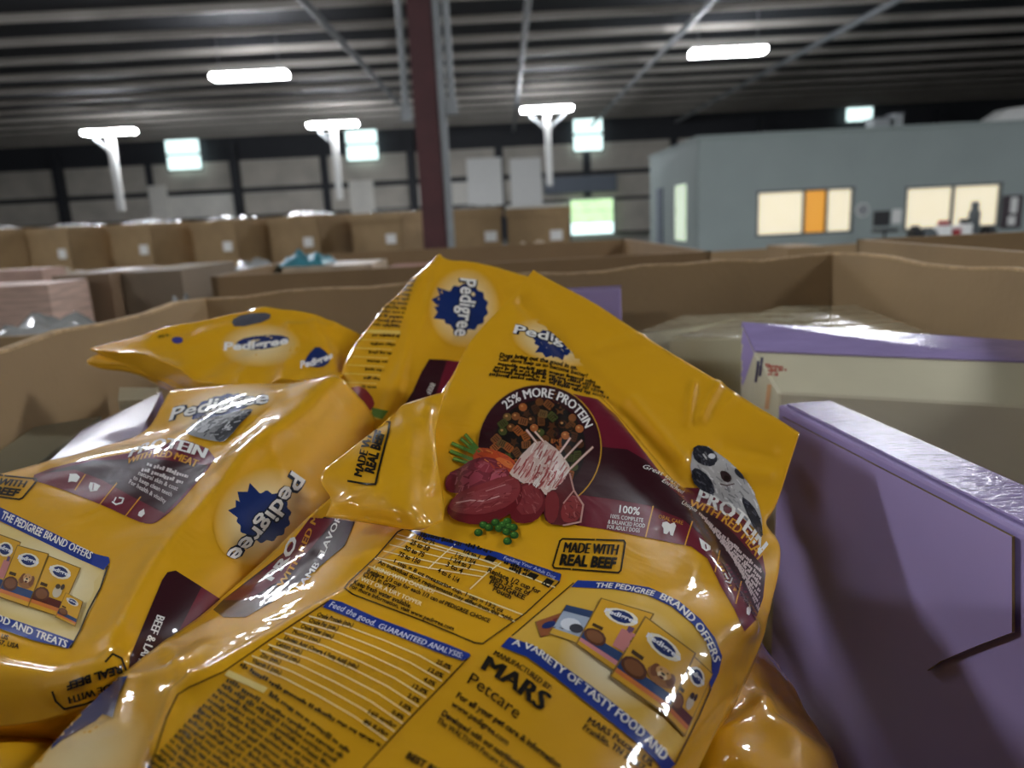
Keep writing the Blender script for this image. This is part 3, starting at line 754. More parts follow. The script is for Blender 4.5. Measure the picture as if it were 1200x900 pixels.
# clear wrapped cream cartons at the back
def slab(name, label, quad, z, h, m, cat='carton', trim=None, parts=None):
    tp = [PZ(*q, z) for q in quad]
    c = sum(tp) / 4
    t = root(name, label, cat, (c[0], c[1], z - h))
    hexa('body', [p + [0, 0, -h] for p in tp], [p + [0, 0, -.002] for p in tp], m, t)
    ins = [c + (p - c) * 0.985 for p in tp]
    mk('lid', [tuple(p + [0, 0, -.002]) for p in ins] + [tuple(p) for p in ins], BOXF, trim or m, t)
    return t, tp
slab('wrapped_carton', 'shrink wrapped cream carton lying behind the purple lidded carton', [(784, 396), (1092, 391), (1003, 357), (915, 359)], 1.128, 0.3, m_wrapcream)
slab('wrapped_carton', 'shrink wrapped cream carton against the far wall of the bin', [(742, 391), (810, 384), (905, 366), (800, 370)], 1.118, 0.3, m_wrapcream)
lp = P(676, 338, .98); lq = P(728, 337, 1.0)
lt = root('purple_carton', 'small purple carton end showing behind the main yellow bag', 'carton', ((lp[0] + lq[0]) / 2, 1.05, 0.9))
hexa('body', [(lp[0] - .1, lp[1], .90), (lq[0], lq[1], .90), (lq[0] + .02, lq[1] + .2, .9), (lp[0] - .1, lp[1] + .2, .9)], [(lp[0] - .1, lp[1], lp[2] - .002), (lq[0], lq[1], lq[2]), (lq[0] + .02, lq[1] + .2, lq[2] - .02), (lp[0] - .1, lp[1] + .2, lp[2] - .02)], m_purple, lt)
hexa('lid', [(lp[0] - .1, lp[1], lp[2] - .0015), (lq[0], lq[1], lq[2] + .0005), (lq[0] + .02, lq[1] + .2, lq[2] - .0195), (lp[0] - .1, lp[1] + .2, lp[2] - .0195)], [(lp[0] - .1, lp[1], lp[2] + .001), (lq[0], lq[1], lq[2] + .003), (lq[0] + .02, lq[1] + .2, lq[2] - .017), (lp[0] - .1, lp[1] + .2, lp[2] - .017)], m_lav, lt, 0)
# cartons on the left under the bags
t, tp = slab('lavender_carton', 'pale lavender carton with purple edges under the left bag', [(20, 575), (162, 514), (190, 458), (95, 505)], 1.112, 0.2, m_purple, trim=mat('lavender_white_lid', 'c6c0d8', 0.3, 0.05, 8, coat=0.5))
slab('wrapped_carton', 'dull green grey carton along the left wall of the bin', [(-160, 640), (20, 560), (120, 487), (40, 500)], 1.095, 0.19, mat('sage_carton', '8f8a72', 0.45, 0.06))
slab('cream_carton', 'small cream carton end behind the lavender carton', [(138, 470), (180, 468), (186, 454), (140, 454)], 1.105, 0.2, m_cream)

# ------------------------------------------------------------------ bags
def cr(p, t):
    """Catmull-Rom through the rows of p at parameters t"""
    n = len(p); out = []
    for x in t:
        i = min(int(x), n - 2); f = x - i
        p1, p2 = p[i], p[i + 1]; p0 = p[i - 1] if i else 2 * p1 - p2; p3 = p[i + 2] if i + 2 < n else 2 * p2 - p1
        out.append(0.5 * (2 * p1 + (p2 - p0) * f + (2 * p0 - 5 * p1 + 4 * p2 - p3) * f * f + (3 * p1 - p0 - 3 * p2 + p3) * f ** 3))
    return np.array(out)
def seg_dist(Q, a, b):
    a, b = np.array(a, float), np.array(b, float); d = b - a; L = d @ d
    t = np.clip(((Q - a) @ d) / L, 0, 1)
    return np.linalg.norm(Q - (a + t[..., None] * d), axis=-1), t
class Sheet:
    """the skin of a bag: a spline patch through points read off the photo, with creases and a back"""
    def __init__(s, grid, sub=(18, 18), creases=(), amp=0.0012, amp2=0.0005, seed=0, thick=0.07, back=(0, 0.35, -0.94), wr=22, wr2=70):
        G = np.array([[P(*q) for q in row] for row in grid])
        nr, nc = G.shape[:2]
        tu = np.linspace(0, nc - 1, (nc - 1) * sub[0] + 1); tv = np.linspace(0, nr - 1, (nr - 1) * sub[1] + 1)
        A_ = np.array([cr(G[i], tu) for i in range(nr)])
        S = np.array([cr(A_[:, j], tv) for j in range(len(tu))]).transpose(1, 0, 2)
        s.nv, s.nu = S.shape[:2]
        N = s.normals(S)
        # creases, given as pixel paths: (points, height in mm, width in px)
        Q = project(S); disp = np.zeros(S.shape[:2])
        for pts, hgt, wd in creases:
            best = None
            for a, b in zip(pts[:-1], pts[1:]):
                d, t = seg_dist(Q, a, b); best = d if best is None else np.minimum(best, d)
            disp += hgt / 1000 * np.exp(-(best / wd) ** 2)
        eu = np.sin(np.pi * np.linspace(0, 1, s.nu))[None, :] ** 0.5; ev = np.sin(np.pi * np.linspace(0, 1, s.nv))[:, None] ** 0.5
        for j in range(s.nv):
            for i in range(s.nu):
                p = Vector(S[j, i])
                a = noise.noise(p * wr + Vector((seed, 0, 0))); b = 1 - abs(noise.noise(p * wr2 * 0.5 + Vector((0, seed, 3)))) * 2
                disp[j, i] += amp * a * 2 + amp2 * b
        S = S + N * disp[..., None]
        s.S = S; s.N = s.normals(S)
        Bk = S + np.array(back) / np.linalg.norm(back) * (thick * (eu * ev)[..., None]) + np.array(back) * 0.0015
        nu, nv = s.nu, s.nv; k0 = nu * nv
        s.V = np.concatenate([S.reshape(-1, 3), Bk.reshape(-1, 3)])
        front = [(j * nu + i, j * nu + i + 1, (j + 1) * nu + i + 1, (j + 1) * nu + i) for j in range(nv - 1) for i in range(nu - 1)]
        a, b = S[nv // 2 + 1, nu // 2] - S[nv // 2, nu // 2], S[nv // 2, nu // 2 + 1] - S[nv // 2, nu // 2]
        flip = np.cross(b, a) @ (CAM - S[nv // 2, nu // 2]) < 0
        if flip: front = [f[::-1] for f in front]
        back_ = [tuple(i + k0 for i in f[::-1]) for f in front]
        bd = [i for i in range(nu)] + [j * nu + nu - 1 for j in range(1, nv)] + [(nv - 1) * nu + i for i in range(nu - 2, -1, -1)] + [j * nu for j in range(nv - 2, 0, -1)]
        side = [(bd[q], bd[(q + 1) % len(bd)], bd[(q + 1) % len(bd)] + k0, bd[q] + k0) for q in range(len(bd))]
        if not flip: side = [f[::-1] for f in side]
        s.front, s.F = front, front + back_ + side
        s.surf = Surf(s.V[:k0], front, s.N.reshape(-1, 3))
    def normals(s, S):
        du = np.gradient(S, axis=1); dv = np.gradient(S, axis=0); N = np.cross(du, dv)
        N /= np.linalg.norm(N, axis=-1, keepdims=True) + 1e-12
        sg = np.sign(((CAM - S) * N).sum(-1).mean()); return N * sg
    def build(s, name, m, parent): return mk(name, s.V, s.F, m, parent, smooth=True)

NAVY = '1c2f66'; CREAM = 'f3e4b4'; MAR = '6e1c2c'; DRK = '36151b'; WHT = 'f2efe8'; GOLD = 'e0a030'; BLK = '1d170e'; BLUE = '20388c'
def rosette(pr, c, ex, ey, layer, col=NAVY, tails=True):
    ex, ey, c = np.array(ex), np.array(ey), np.array(c); pts = []
    n = 72
    for k in range(n):
        t = 2 * math.pi * k / n; r = 1 + 0.055 * math.sin(t * 14)
        pts.append(tuple(c + ex * r * math.cos(t) + ey * r * math.sin(t)))
    pr.poly(pts, col, layer)
    if tails:
        pr.poly([tuple(c + ex * a + ey * b) for a, b in ((-.62, -.6), (-.75, -1.28), (-.42, -1.12), (-.2, -1.45), (0.05, -1.15), (.12, -.8))], col, layer)
        pr.poly([tuple(c + ex * a + ey * b) for a, b in ((.0, -.8), (.1, -1.3), (.32, -1.12), (.6, -1.28), (.62, -.6))], col, layer)
def logo(surf, parent, c, ex, ey, halo=1.75, tw=1.75, th=.62, dy=-.28, peak=1.0, bend=0.10, txt='Pedigree', clip=None):
    ex, ey, c = np.array(ex, float), np.array(ey, float), np.array(c, float)
    pr = Print(surf, 'brand_logo', parent); pr.clip = clip
    if halo: pr.halo(tuple(c), tuple(ex * halo * 1.12), tuple(ey * halo), CREAM, 1, peak=peak)
    rosette(pr, c, ex, ey, 2)
    o = pr.done('dark blue rosette on a cream glow')
    if o is None: return
    path = [tuple(c + ex * f * tw + ey * (dy + bend * (1 - f * f) * 2)) for f in (-1, -.5, 0, .5, 1)]
    up = tuple(ey * th)
    p2 = Print(surf, 'lettering', o); p2.clip = clip
    p2.text(txt, path, up, '141a2c', 4, 0.075); p2.text(txt, path, up, WHT, 6, 0.02)
    p2.done('white brand lettering with dark outline')
def stamp(surf, parent, quad, l1='MADE WITH', l2='REAL BEEF', box_=True, lw=2.0):
    """black stamped box with two lines; quad TL,TR,BR,BL in pixels"""
    q = [np.array(p, float) for p in quad]
    def b(u, v): return tuple((1 - v) * ((1 - u) * q[0] + u * q[1]) + v * ((1 - u) * q[3] + u * q[2]))
    pr = Print(surf, 'stamp', parent)
    if box_:
        for a, c in (((0.03, 0), (.52, 0)), ((.55, 0), (.97, 0)), ((1, .08), (1, .5)), ((1, .52), (1, .92)), ((.97, 1), (.3, 1)), ((.27, 1), (.03, 1)), ((0, .92), (0, .35)), ((0, .31), (0, .08))):
            pr.line([b(*a), b(*c)], lw, BLK, 2, 7)
        for a, c in (((0.97, 0), (1, .08)), ((1, .92), (.97, 1)), ((.03, 1), (0, .92)), ((0, .08), (.03, 0))): pr.line([b(*a), b(*c)], lw, BLK, 2)
    for txt, v0, v1 in ((l1, .46, .13), (l2, .88, .55)):
        up = np.array(b(.5, v1)) - np.array(b(.5, v0))
        pr.text(txt, [b(.09, v0), b(.5, v0), b(.91, v0)], tuple(up), BLK, 3, 0.052)
    pr.done('black MADE WITH REAL BEEF stamp')
def pack(pr, quad, kind, layer):
    """picture of a small pack"""
    q = [np.array(p, float) for p in quad]
    def b(u, v): return tuple((1 - v) * ((1 - u) * q[0] + u * q[1]) + v * ((1 - u) * q[3] + u * q[2]))
    def R(u0, v0, u1, v1, col, l=1): pr.poly([b(u0, v0), b(u1, v0), b(u1, v1), b(u0, v1)], col, layer + l, 9)
    def O(u, v, ru, rv, col, l=2):
        pr.poly([b(u + ru * math.cos(t), v + rv * math.sin(t)) for t in np.linspace(0, 6.283, 12, endpoint=False)], col, layer + l, 9)
    base = {'blue': 'a8b4c4', 'choc': '9a5a34'}.get(kind, 'dca52a')
    pr.poly([b(-.03, -.02), b(1.03, -.02), b(1.03, 1.02), b(-.03, 1.02)], '8a6a2c', layer, 9)
    R(0, 0, 1, 1, base)
    if kind in ('adult', 'puppy', 'small', 'box'):
        O(.5, .2, .34, .13, 'efe6cc'); O(.5, .2, .24, .10, NAVY, 3); pr.text('Pedigree', [b(.16, .235), b(.5, .225), b(.84, .235)], tuple((np.array(b(.5, .16)) - np.array(b(.5, .23)))), 'eeeef2', layer + 5, .03)
        R(.0, .72, 1, .86, '2a4470' if kind != 'small' else '5a2418', 2); R(.0, .86, 1, .93, 'd87a3c' if kind != 'puppy' else 'd88a90', 2)
        O(.24, .72, .24, .14, '5c3420', 4); O(.24, .72, .18, .10, '80502c', 5)
        if kind == 'adult': O(.68, .60, .25, .13, 'a06a38', 4); O(.55, .56, .08, .10, '7c4a26', 5); O(.84, .56, .08, .10, '7c4a26', 5); O(.69, .53, .14, .08, 'cf9c60', 6); O(.69, .58, .09, .05, 'e8cca0', 7); O(.69, .555, .04, .018, '1c1210', 8); O(.63, .51, .02, .01, '1c1210', 8); O(.75, .51, .02, .01, '1c1210', 8); O(.69, .61, .05, .02, '5c2420', 8)
        if kind == 'small': O(.66, .58, .14, .12, 'cfc0a4', 4); O(.62, .48, .08, .05, '4a3a2c', 5); O(.76, .46, .06, .06, '4a3a2c', 5)
        if kind == 'puppy': R(.62, .38, .92, .7, 'c8807c', 4); R(.72, .3, .84, .4, '6a4a6a', 4)
        R(.08, .50, .3, .56, '4a3418', 3)
    elif kind == 'blue':
        R(0, 0, 1, .2, '34466a', 2); O(.4, .55, .3, .2, 'dfe3e8', 2); O(.6, .62, .2, .14, '3c3c44', 3); R(0, .82, 1, 1, 'd8a838', 2)
    else:
        O(.3, .45, .2, .2, NAVY, 3); R(.45, .2, 1, .7, '7a2c34', 2); O(.6, .8, .3, .15, '4c2a1c', 3)

# ---- the bag in the middle
MG = [
 [(625, 316, .720), (640, 325, .715), (700, 358, .690), (770, 403, .655), (830, 440, .625), (890, 478, .590), (937, 507, .560)],
 [(603, 343, .700), (614, 352, .693), (665, 412, .655), (730, 472, .612), (790, 527, .575), (845, 570, .548), (912, 585, .535)],
 [(552, 400, .655), (564, 407, .648), (622, 442, .620), (695, 490, .578), (760, 545, .540), (812, 600, .512), (898, 612, .520)],
 [(520, 455, .605), (532, 464, .592), (595, 492, .570), (670, 530, .535), (745, 580, .503), (822, 645, .470), (914, 640, .495)],
 [(440, 540, .550), (500, 545, .518), (570, 560, .500), (650, 590, .472), (740, 630, .450), (838, 690, .432), (908, 695, .462)],
 [(366, 602, .505), (468, 632, .450), (550, 655, .428), (640, 680, .408), (740, 705, .396), (853, 738, .393), (888, 760, .425)],
 [(258, 704, .435), (385, 708, .388), (490, 735, .368), (600, 762, .354), (700, 787, .347), (800, 815, .348), (852, 832, .380)],
 [(146, 788, .370), (232, 800, .332), (360, 830, .314), (500, 852, .307), (620, 882, .302), (730, 912, .303), (802, 925, .325)],
 [(30, 908, .310), (150, 912, .282), (280, 950, .268), (420, 975, .262), (540, 1000, .258), (640, 1030, .258), (700, 1050, .272)]]
MC = [([(612, 352), (665, 415), (705, 452), (760, 515), (800, 560), (850, 585)], -5.0, 9), ([(690, 470), (735, 520), (790, 590), (828, 655), (850, 700), (872, 735)], 6.0, 13),
      ([(520, 470), (540, 520), (525, 600)], -2.5, 14), ([(505, 622), (412, 690), (210, 812), (180, 890)], 4.0, 9), ([(480, 628), (398, 690), (200, 802)], -2.0, 8), ([(560, 540), (600, 500), (640, 450)], 1.0, 12),
      ([(545, 560), (600, 590), (640, 560)], 1.6, 14), ([(640, 560), (655, 505), (648, 470)], 3.2, 12), ([(655, 520), (690, 495)], 2.0, 9), ([(830, 655), (800, 690), (760, 690)], -2.0, 14),
      ([(700, 410), (722, 402), (752, 396)], 2.2, 6), ([(812, 452), (806, 495)], 3.0, 5), ([(842, 452), (822, 490)], 4.0, 6), ([(860, 468), (845, 480)], 2.4, 5), ([(850, 520), (905, 530)], -3.0, 9), ([(830, 545), (900, 560)], 3.0, 8), ([(742, 470), (800, 540)], 3.0, 6),
      ([(560, 755), (640, 700)], -1.0, 18), ([(145, 800), (200, 790), (240, 760)], 2.0, 8), ([(90, 870), (140, 850), (150, 800)], 2.2, 8), ([(780, 890), (860, 800)], 2.0, 12),
      ([(300, 690), (360, 650)], 1.5, 8), ([(200, 760), (230, 800)], 1.8, 9)]
ms = Sheet(MG, (22, 20), MC, 0.0007, 0.0003, 1.3, 0.085)
mbag = root('dog_food_bag', 'upright printed yellow dog food bag showing feeding tables and red meat picture', 'bag', (0.0, 0.45, 0.98), 'yellow dog food bags heaped in the bin')
ms.build('pouch', m_yel, mbag)
FG = [[(456, 490, 0.526), (476, 474, 0.548), (500, 466, 0.552), (521, 460, 0.558)],
      [(420, 520, 0.502), (450, 512, 0.500), (485, 507, 0.503), (508, 512, 0.516)],
      [(377, 556, 0.480), (425, 556, 0.473), (475, 556, 0.468), (513, 556, 0.486)],
      [(387, 584, 0.470), (430, 590, 0.454), (480, 592, 0.448), (521, 590, 0.478)],
      [(381, 604, 0.466), (440, 611, 0.452), (490, 618, 0.446), (519, 609, 0.464)]]
fs = Sheet(FG, (16, 14), [([(500, 480), (506, 540), (505, 570)], 2.5, 8), ([(400, 590), (440, 570)], 1.8, 8), ([(470, 480), (480, 520)], 1.0, 8)], 0.0008, 0.0006, 5.1, 0.008)
fs.build('side_fold', m_yel, mbag)
S = ms.surf
# protein band
pr = Print(S, 'protein_band', mbag)
pr.poly([(640, 470), (672, 462), (700, 468), (722, 487), (748, 521), (775, 556), (800, 572), (818, 572), (850, 590), (878, 615), (892, 642), (897, 672), (894, 700), (885, 727), (872, 740), (860, 714), (846, 690), (829, 655), (810, 641), (760, 631), (705, 620), (676, 616), (630, 600)], MAR, 1)
pr.poly([(640, 520), (703, 524), (735, 527), (757, 540), (785, 572), (806, 590), (835, 603), (862, 628), (890, 660), (896, 674), (893, 703), (884, 727), (877, 712), (862, 688), (843, 657), (822, 628), (800, 609), (760, 593), (720, 586), (683, 581), (640, 570)], DRK, 2)
for a, b in (((765, 594), (756, 631)), ((811, 612), (802, 641)), ((843, 646), (838, 671)), ((868, 682), (862, 708))): pr.line([a, b], 1.5, GOLD, 3)
# small icons
pr.poly([(776, 613), (781, 612), (785, 615), (790, 613), (792, 617), (790, 623), (788, 629), (785, 628), (784, 623), (781, 627), (777, 626), (777, 620), (775, 617)], WHT, 4)
pr.poly([(819, 631), (827, 637), (832, 641), (832, 645), (827, 647), (822, 643)], WHT, 4); pr.line([(826, 639), (827, 644)], 1.4, MAR, 5)
pr.line([(849, 673), (852, 679), (857, 678), (855, 684), (850, 682)], 1.6, WHT, 4); pr.line([(853, 672), (855, 676)], 1.4, WHT, 4)
pr.poly([(877, 708), (879, 716), (877, 722), (874, 720), (874, 714)], WHT, 4)
pr.done('maroon band with white icons')
pr = Print(S, 'lettering', mbag)
pr.text('100%', [(725, 601.5), (749, 604.5)], (1, -8.5), WHT, 4, .02)
pr.text('100% COMPLETE', [(715, 608), (753, 613)], (.7, -4.6), WHT, 4); pr.text('& BALANCED FOOD', [(712, 614.5), (755, 619.5)], (.7, -4.6), WHT, 4); pr.text('FOR ADULT DOGS', [(711, 620.5), (749, 625)], (.7, -4.6), WHT, 4)
pr.text('ORAL CARE', [(771, 608), (800, 616)], (.8, -4.3), GOLD, 4)
pr.text('Great taste', [(753, 549), (775, 558), (795, 572)], (2, -4.6), WHT, 4, 0, .3); pr.text('Enriched', [(775, 565), (800, 580)], (2, -4.2), WHT, 4, 0, .3); pr.text('Unique', [(798, 591), (815, 601)], (2, -4.2), WHT, 4, 0, .3)
pr.text('PROTEIN', [(815, 588), (835, 597), (853, 607), (868, 620), (880, 636), (889, 652)], [(5, -14), (8, -14), (11, -13)], WHT, 5, .04)
pr.text('WITH RED MEAT', [(806, 593), (830, 603), (852, 617), (872, 636), (889, 660)], [(3, -7), (7, -9), (9, -9)], GOLD, 5, .03)
for i in range(7):
    a = np.array([818, 603]) + i * np.array([2.4, 7.5]); b_ = np.array([891, 672]) + i * np.array([-.6, 7.5])
    if i: a = a + np.array([i * 4.6, i * 1.2])
    pr.greek(a, b_, (1.8, -3.6), 'cdb8b4', 4, 40 + i)
pr.done('white and gold lettering')
# round kibble picture
pr = Print(S, 'kibble_picture', mbag)
CC = np.array((632.0, 525.0))
def circ(r, t): return (CC[0] + r * 1.0 * math.cos(t), CC[1] - r * 1.02 * math.sin(t))
pr.poly([circ(73, t) for t in np.linspace(0, 6.283, 48, endpoint=False)], 'c8952c', 3); pr.poly([circ(71.6, t) for t in np.linspace(0, 6.283, 48, endpoint=False)], DRK, 4)
pr.poly([circ(54, t) for t in np.linspace(0, 6.283, 40, endpoint=False)], '1c1714', 5)
rnd = random.Random(4)
KC = ('6a4020', '84502a', '54301a', '9c5626', '4a2e1c', '705630', '4a5026', 'a86030')
cent = []
for k in range(900):
    t, r_ = rnd.uniform(0, 6.283), 52 * math.sqrt(rnd.random()); p = circ(r_, t)
    if all(math.hypot(p[0] - q[0], p[1] - q[1]) > 8.6 for q in cent): cent.append(p)
for p in cent:
    c = rnd.choice(KC); kind = rnd.random(); ang = rnd.uniform(0, 3.1)
    if kind < .45:
        e1 = np.array([math.cos(ang), math.sin(ang)]); e2 = np.array([-e1[1], e1[0]])
        pr.poly([tuple(np.array(p) + e1 * a * 5.6 + e2 * b_ * 4.4) for a, b_ in ((-1, -.8), (-.8, -1), (.8, -1), (1, -.8), (1, .8), (.8, 1), (-.8, 1), (-1, .8))], c, 6, 12)
        for d_ in (-2.4, 0, 2.4): pr.line([tuple(np.array(p) + e1 * d_ - e2 * 3), tuple(np.array(p) + e1 * d_ + e2 * 3)], .9, '3c2416', 7, 12)
    elif kind < .65:
        pr.poly([(p[0] + (6 if i % 2 == 0 else 3) * math.cos(ang + i * .628), p[1] + (6 if i % 2 == 0 else 3) * math.sin(ang + i * .628)) for i in range(10)], c, 6, 12)
    else:
        pr.disc(p, (5, 0), (0, 4.8), c, 6, 10, 12); pr.disc((p[0] - 1, p[1] - 1.2), (1.6, 0), (0, 1.3), 'c89058', 7, 8, 12)
for a0, a1, txt in ((2.30, .38, '25% MORE PROTEIN'),):
    pr.text(txt, [circ(57.5, t) for t in np.linspace(a0, a1, 13)], 10.5, WHT, 7, .03)
pr.done('round dark picture of kibble with white lettering')
# meat, vegetables
pr = Print(S, 'meat_picture', mbag)
for a, b_ in (((530, 521), (556, 532)), ((528, 530), (554, 540)), ((532, 539), (556, 546)), ((546, 511), (562, 530)), ((541, 516), (558, 530))):
    pr.line([a, b_], 4.2, '5c8a34', 8); pr.line([a, ((a[0] + b_[0]) / 2, (a[1] + b_[1]) / 2)], 1.6, '88b050', 9)
pr.poly([(556, 530), (565, 525), (590, 532), (606, 544), (604, 556), (580, 556), (554, 545)], 'c8502a', 8, smooth=1); pr.poly([(580, 535), (604, 545), (600, 552), (584, 550)], 'd8703a', 9, smooth=1)
pr.poly([(521, 568), (526, 556), (540, 550), (552, 540), (575, 536), (592, 548), (600, 560), (570, 575), (540, 580), (524, 578)], '80303a', 9, smooth=1)
for q, c in ((((538, 562), (556, 552), (570, 562), (546, 574)), 'a04450'), (((552, 546), (568, 540), (584, 550), (570, 558)), '983844'), (((522, 566), (536, 560), (538, 574), (524, 578)), '7a2a30'), (((570, 560), (592, 554), (596, 566), (578, 570)), 'b05460')): pr.poly(q, c, 10, smooth=1)
# rack of lamb
pr.poly([(597, 556), (610, 536), (626, 520), (640, 518), (652, 528), (666, 546), (668, 552), (660, 566), (648, 578), (640, 582), (620, 572), (602, 562)], 'd6bcae', 10)
rack = [(599, 556), (611, 537), (627, 521), (640, 519), (652, 529), (666, 547), (667, 552), (659, 566), (647, 577), (640, 580), (620, 571), (603, 561)]
pr.strokes(rack, ('e4d4c8', 'b06660', 'cc9088', 'dcc0b4', 'a4524e', 'e8dcd2'), 130, 15, 1.7, -1.05, 11, 31, .22)
for k in range(6):
    f = k / 5; a = np.array([608, 558]) * (1 - f) + np.array([650, 574]) * f
    pr.line([tuple(a), tuple(a + [6, -9]), tuple(a + [9, -17])], 1.8, 'a8504c', 13)
for a, b_ in (((630, 522), (617, 506)), ((638, 520), (627, 508)), ((655, 532), (667, 515)), ((660, 540), (681, 518)), ((667, 552), (694, 526))): pr.line([a, b_], 2.8, 'c89888', 11); pr.line([a, b_], 1.1, 'ead6c8', 12)
pr.poly([(640, 580), (652, 572), (664, 555), (667, 556), (672, 575), (683, 593), (680, 616), (664, 618), (640, 616), (636, 598)], '5c2022', 10, smooth=1)
pr.poly([(660, 590), (674, 580), (683, 594), (679, 612), (662, 616), (656, 606)], '8c3434', 11, smooth=1); pr.line([(667, 557), (672, 577), (683, 594), (680, 614), (660, 618)], 2.0, 'c49488', 12); pr.line([(672, 577), (660, 592)], 1.6, 'c49488', 12)
pr.poly([(638, 580), (650, 576), (656, 590), (652, 614), (640, 616)], '7c2c2e', 11, smooth=1)
# steaks
pr.poly([(600, 574), (622, 566), (636, 576), (640, 592), (634, 608), (620, 616), (600, 614), (596, 594)], '6c2024', 11, smooth=1); pr.poly([(604, 576), (622, 569), (634, 578), (637, 592), (628, 604), (606, 606)], '863436', 12, smooth=1)
pr.poly([(526, 592), (540, 578), (565, 570), (590, 562), (606, 562), (613, 572), (612, 588), (600, 604), (580, 614), (556, 618), (532, 612), (523, 602)], '6a1c20', 13, smooth=1)
pr.poly([(528, 590), (542, 577), (566, 569), (590, 560), (606, 562), (611, 574), (606, 588), (588, 600), (562, 606), (538, 604), (526, 598)], '8a3638', 14, smooth=1)
pr.poly([(540, 588), (558, 578), (584, 570), (600, 570), (600, 580), (580, 590), (552, 598)], '954346', 15, smooth=1)
pr.strokes([(528, 590), (542, 577), (566, 569), (590, 560), (606, 562), (611, 574), (606, 588), (588, 600), (562, 606), (538, 604)], ('9c4a4a', '7c2c2e', 'a85a58', '8a3436'), 70, 12, 1.3, -.35, 15, 3, .35)
pr.strokes([(604, 576), (622, 569), (634, 578), (637, 592), (628, 604), (606, 606)], ('94484a', '7a2c30', '9c5452'), 26, 8, 1.2, .9, 13, 5, .5)
pr.strokes([(660, 590), (674, 580), (683, 594), (679, 612), (662, 616)], ('a85c58', '6c2426'), 18, 6, 1.1, .9, 13, 6, .8)
pr.strokes([(556, 530), (565, 525), (590, 532), (606, 544), (604, 556), (580, 556)], ('b84a28', 'dc8040', 'a83c2c'), 20, 10, 1.6, .5, 9, 7)
pr.strokes([(521, 568), (526, 556), (540, 550), (552, 540), (575, 536), (592, 548), (600, 560), (570, 575), (540, 580)], ('a04c54', '74242c', 'b46068'), 40, 9, 1.6, -.5, 11, 8, .9)
pr.line([(536, 592), (552, 589), (566, 590), (586, 584)], 1.5, 'd0a09a', 16); pr.line([(570, 578), (592, 571)], .9, 'c08a84', 16)
for k, (x, y) in enumerate(((567, 618), (573, 621), (581, 615), (585, 622), (590, 618), (595, 614), (597, 620), (594, 626), (602, 621), (603, 630), (595, 637), (561, 627))):
    pr.disc((x, y), (5.2, 0), (0, 4.6), '24481a', 15, 12, 9); pr.disc((x - .8, y - 1), (3.6, 0), (0, 3.0), '3c6c28', 16, 10, 9); pr.disc((x - 1.4, y - 1.8), (1.3, 0), (0, 1), '6c9c48', 17, 8, 9)
pr.done('printed picture of beef, lamb, carrots and peas')
# logo and story at the top
logo(S, mbag, (650, 402), (24, 7), (4, -13), 1.9, 2.0, .72, -.2, .9, clip=lambda p: (p[0] - 640) - (p[1] - 382) * 1.05 > 0)
pr = Print(S, 'story_text', mbag)
pr.text('Dogs bring out the good in us.', [(585, 418.5), (632, 424), (676, 434)], (1.5, -4.6), BLK, 3, .045)
for i, (a, m_, b_, t) in enumerate((((584, 423), (640, 431), (688, 443), 'Can dogs help us to become better?'), ((583, 428), (640, 437), (697, 450), ''), ((579, 432), (640, 441), (703, 456), ''), ((577, 436), (640, 445), (709, 462), ''), ((573, 440), (640, 449), (713, 468), ''))):
    if t: pr.text(t, [a, m_, b_], (1.5, -4.2), BLK, 3, .035)
    else: pr.greek(a, m_, (1.3, -3.8), BLK, 3, 60 + i); pr.greek((m_[0] + 3, m_[1] + .6), b_, (1.3, -3.8), BLK, 3, 70 + i)
pr.done('small black story text')
stamp(S, mbag, [(657, 632), (733, 634), (727, 672), (647, 666)])
# feeding table
pr = Print(S, 'feeding_table', mbag)
o_ = [(474, 620), (536, 636), (584, 649), (657, 674), (655, 683), (615, 720), (574, 749), (566, 755), (556, 754), (500, 730), (413, 697), (404, 690), (408, 684), (440, 654), (466, 624), (474, 620)]
pr.line(o_, 1.6, '2a2418', 2)
pr.poly([(474, 619), (536, 635), (584, 648), (657, 673), (656, 682), (620, 668), (580, 655), (530, 642), (500, 633)], BLUE, 2)
pr.line([(466, 627), (500, 637), (560, 655), (650, 689)], 1.2, CREAM, 3)
for f in (.12, .23, .34, .45):
    a = np.array([470, 623]) * (1 - f) + np.array([404, 692]) * f; b_ = np.array([589, 655]) * (1 - f * 1.3) + np.array([549, 692]) * f * 1.3
    pr.line([tuple(a + [2, 0]), tuple((a + b_) / 2 + [0, 1]), tuple(b_)], 1.1, CREAM, 2)
pr.line([(439, 655), (500, 678), (612, 721)], 1.3, CREAM, 2); pr.line([(432, 664), (520, 697), (603, 729)], 1.1, CREAM, 2)
pr.line([(535, 637), (520, 650), (502, 667)], 1.3, CREAM, 2); pr.line([(587, 660), (570, 673), (551, 691)], 1.3, CREAM, 2)
U = (2.6, -5)
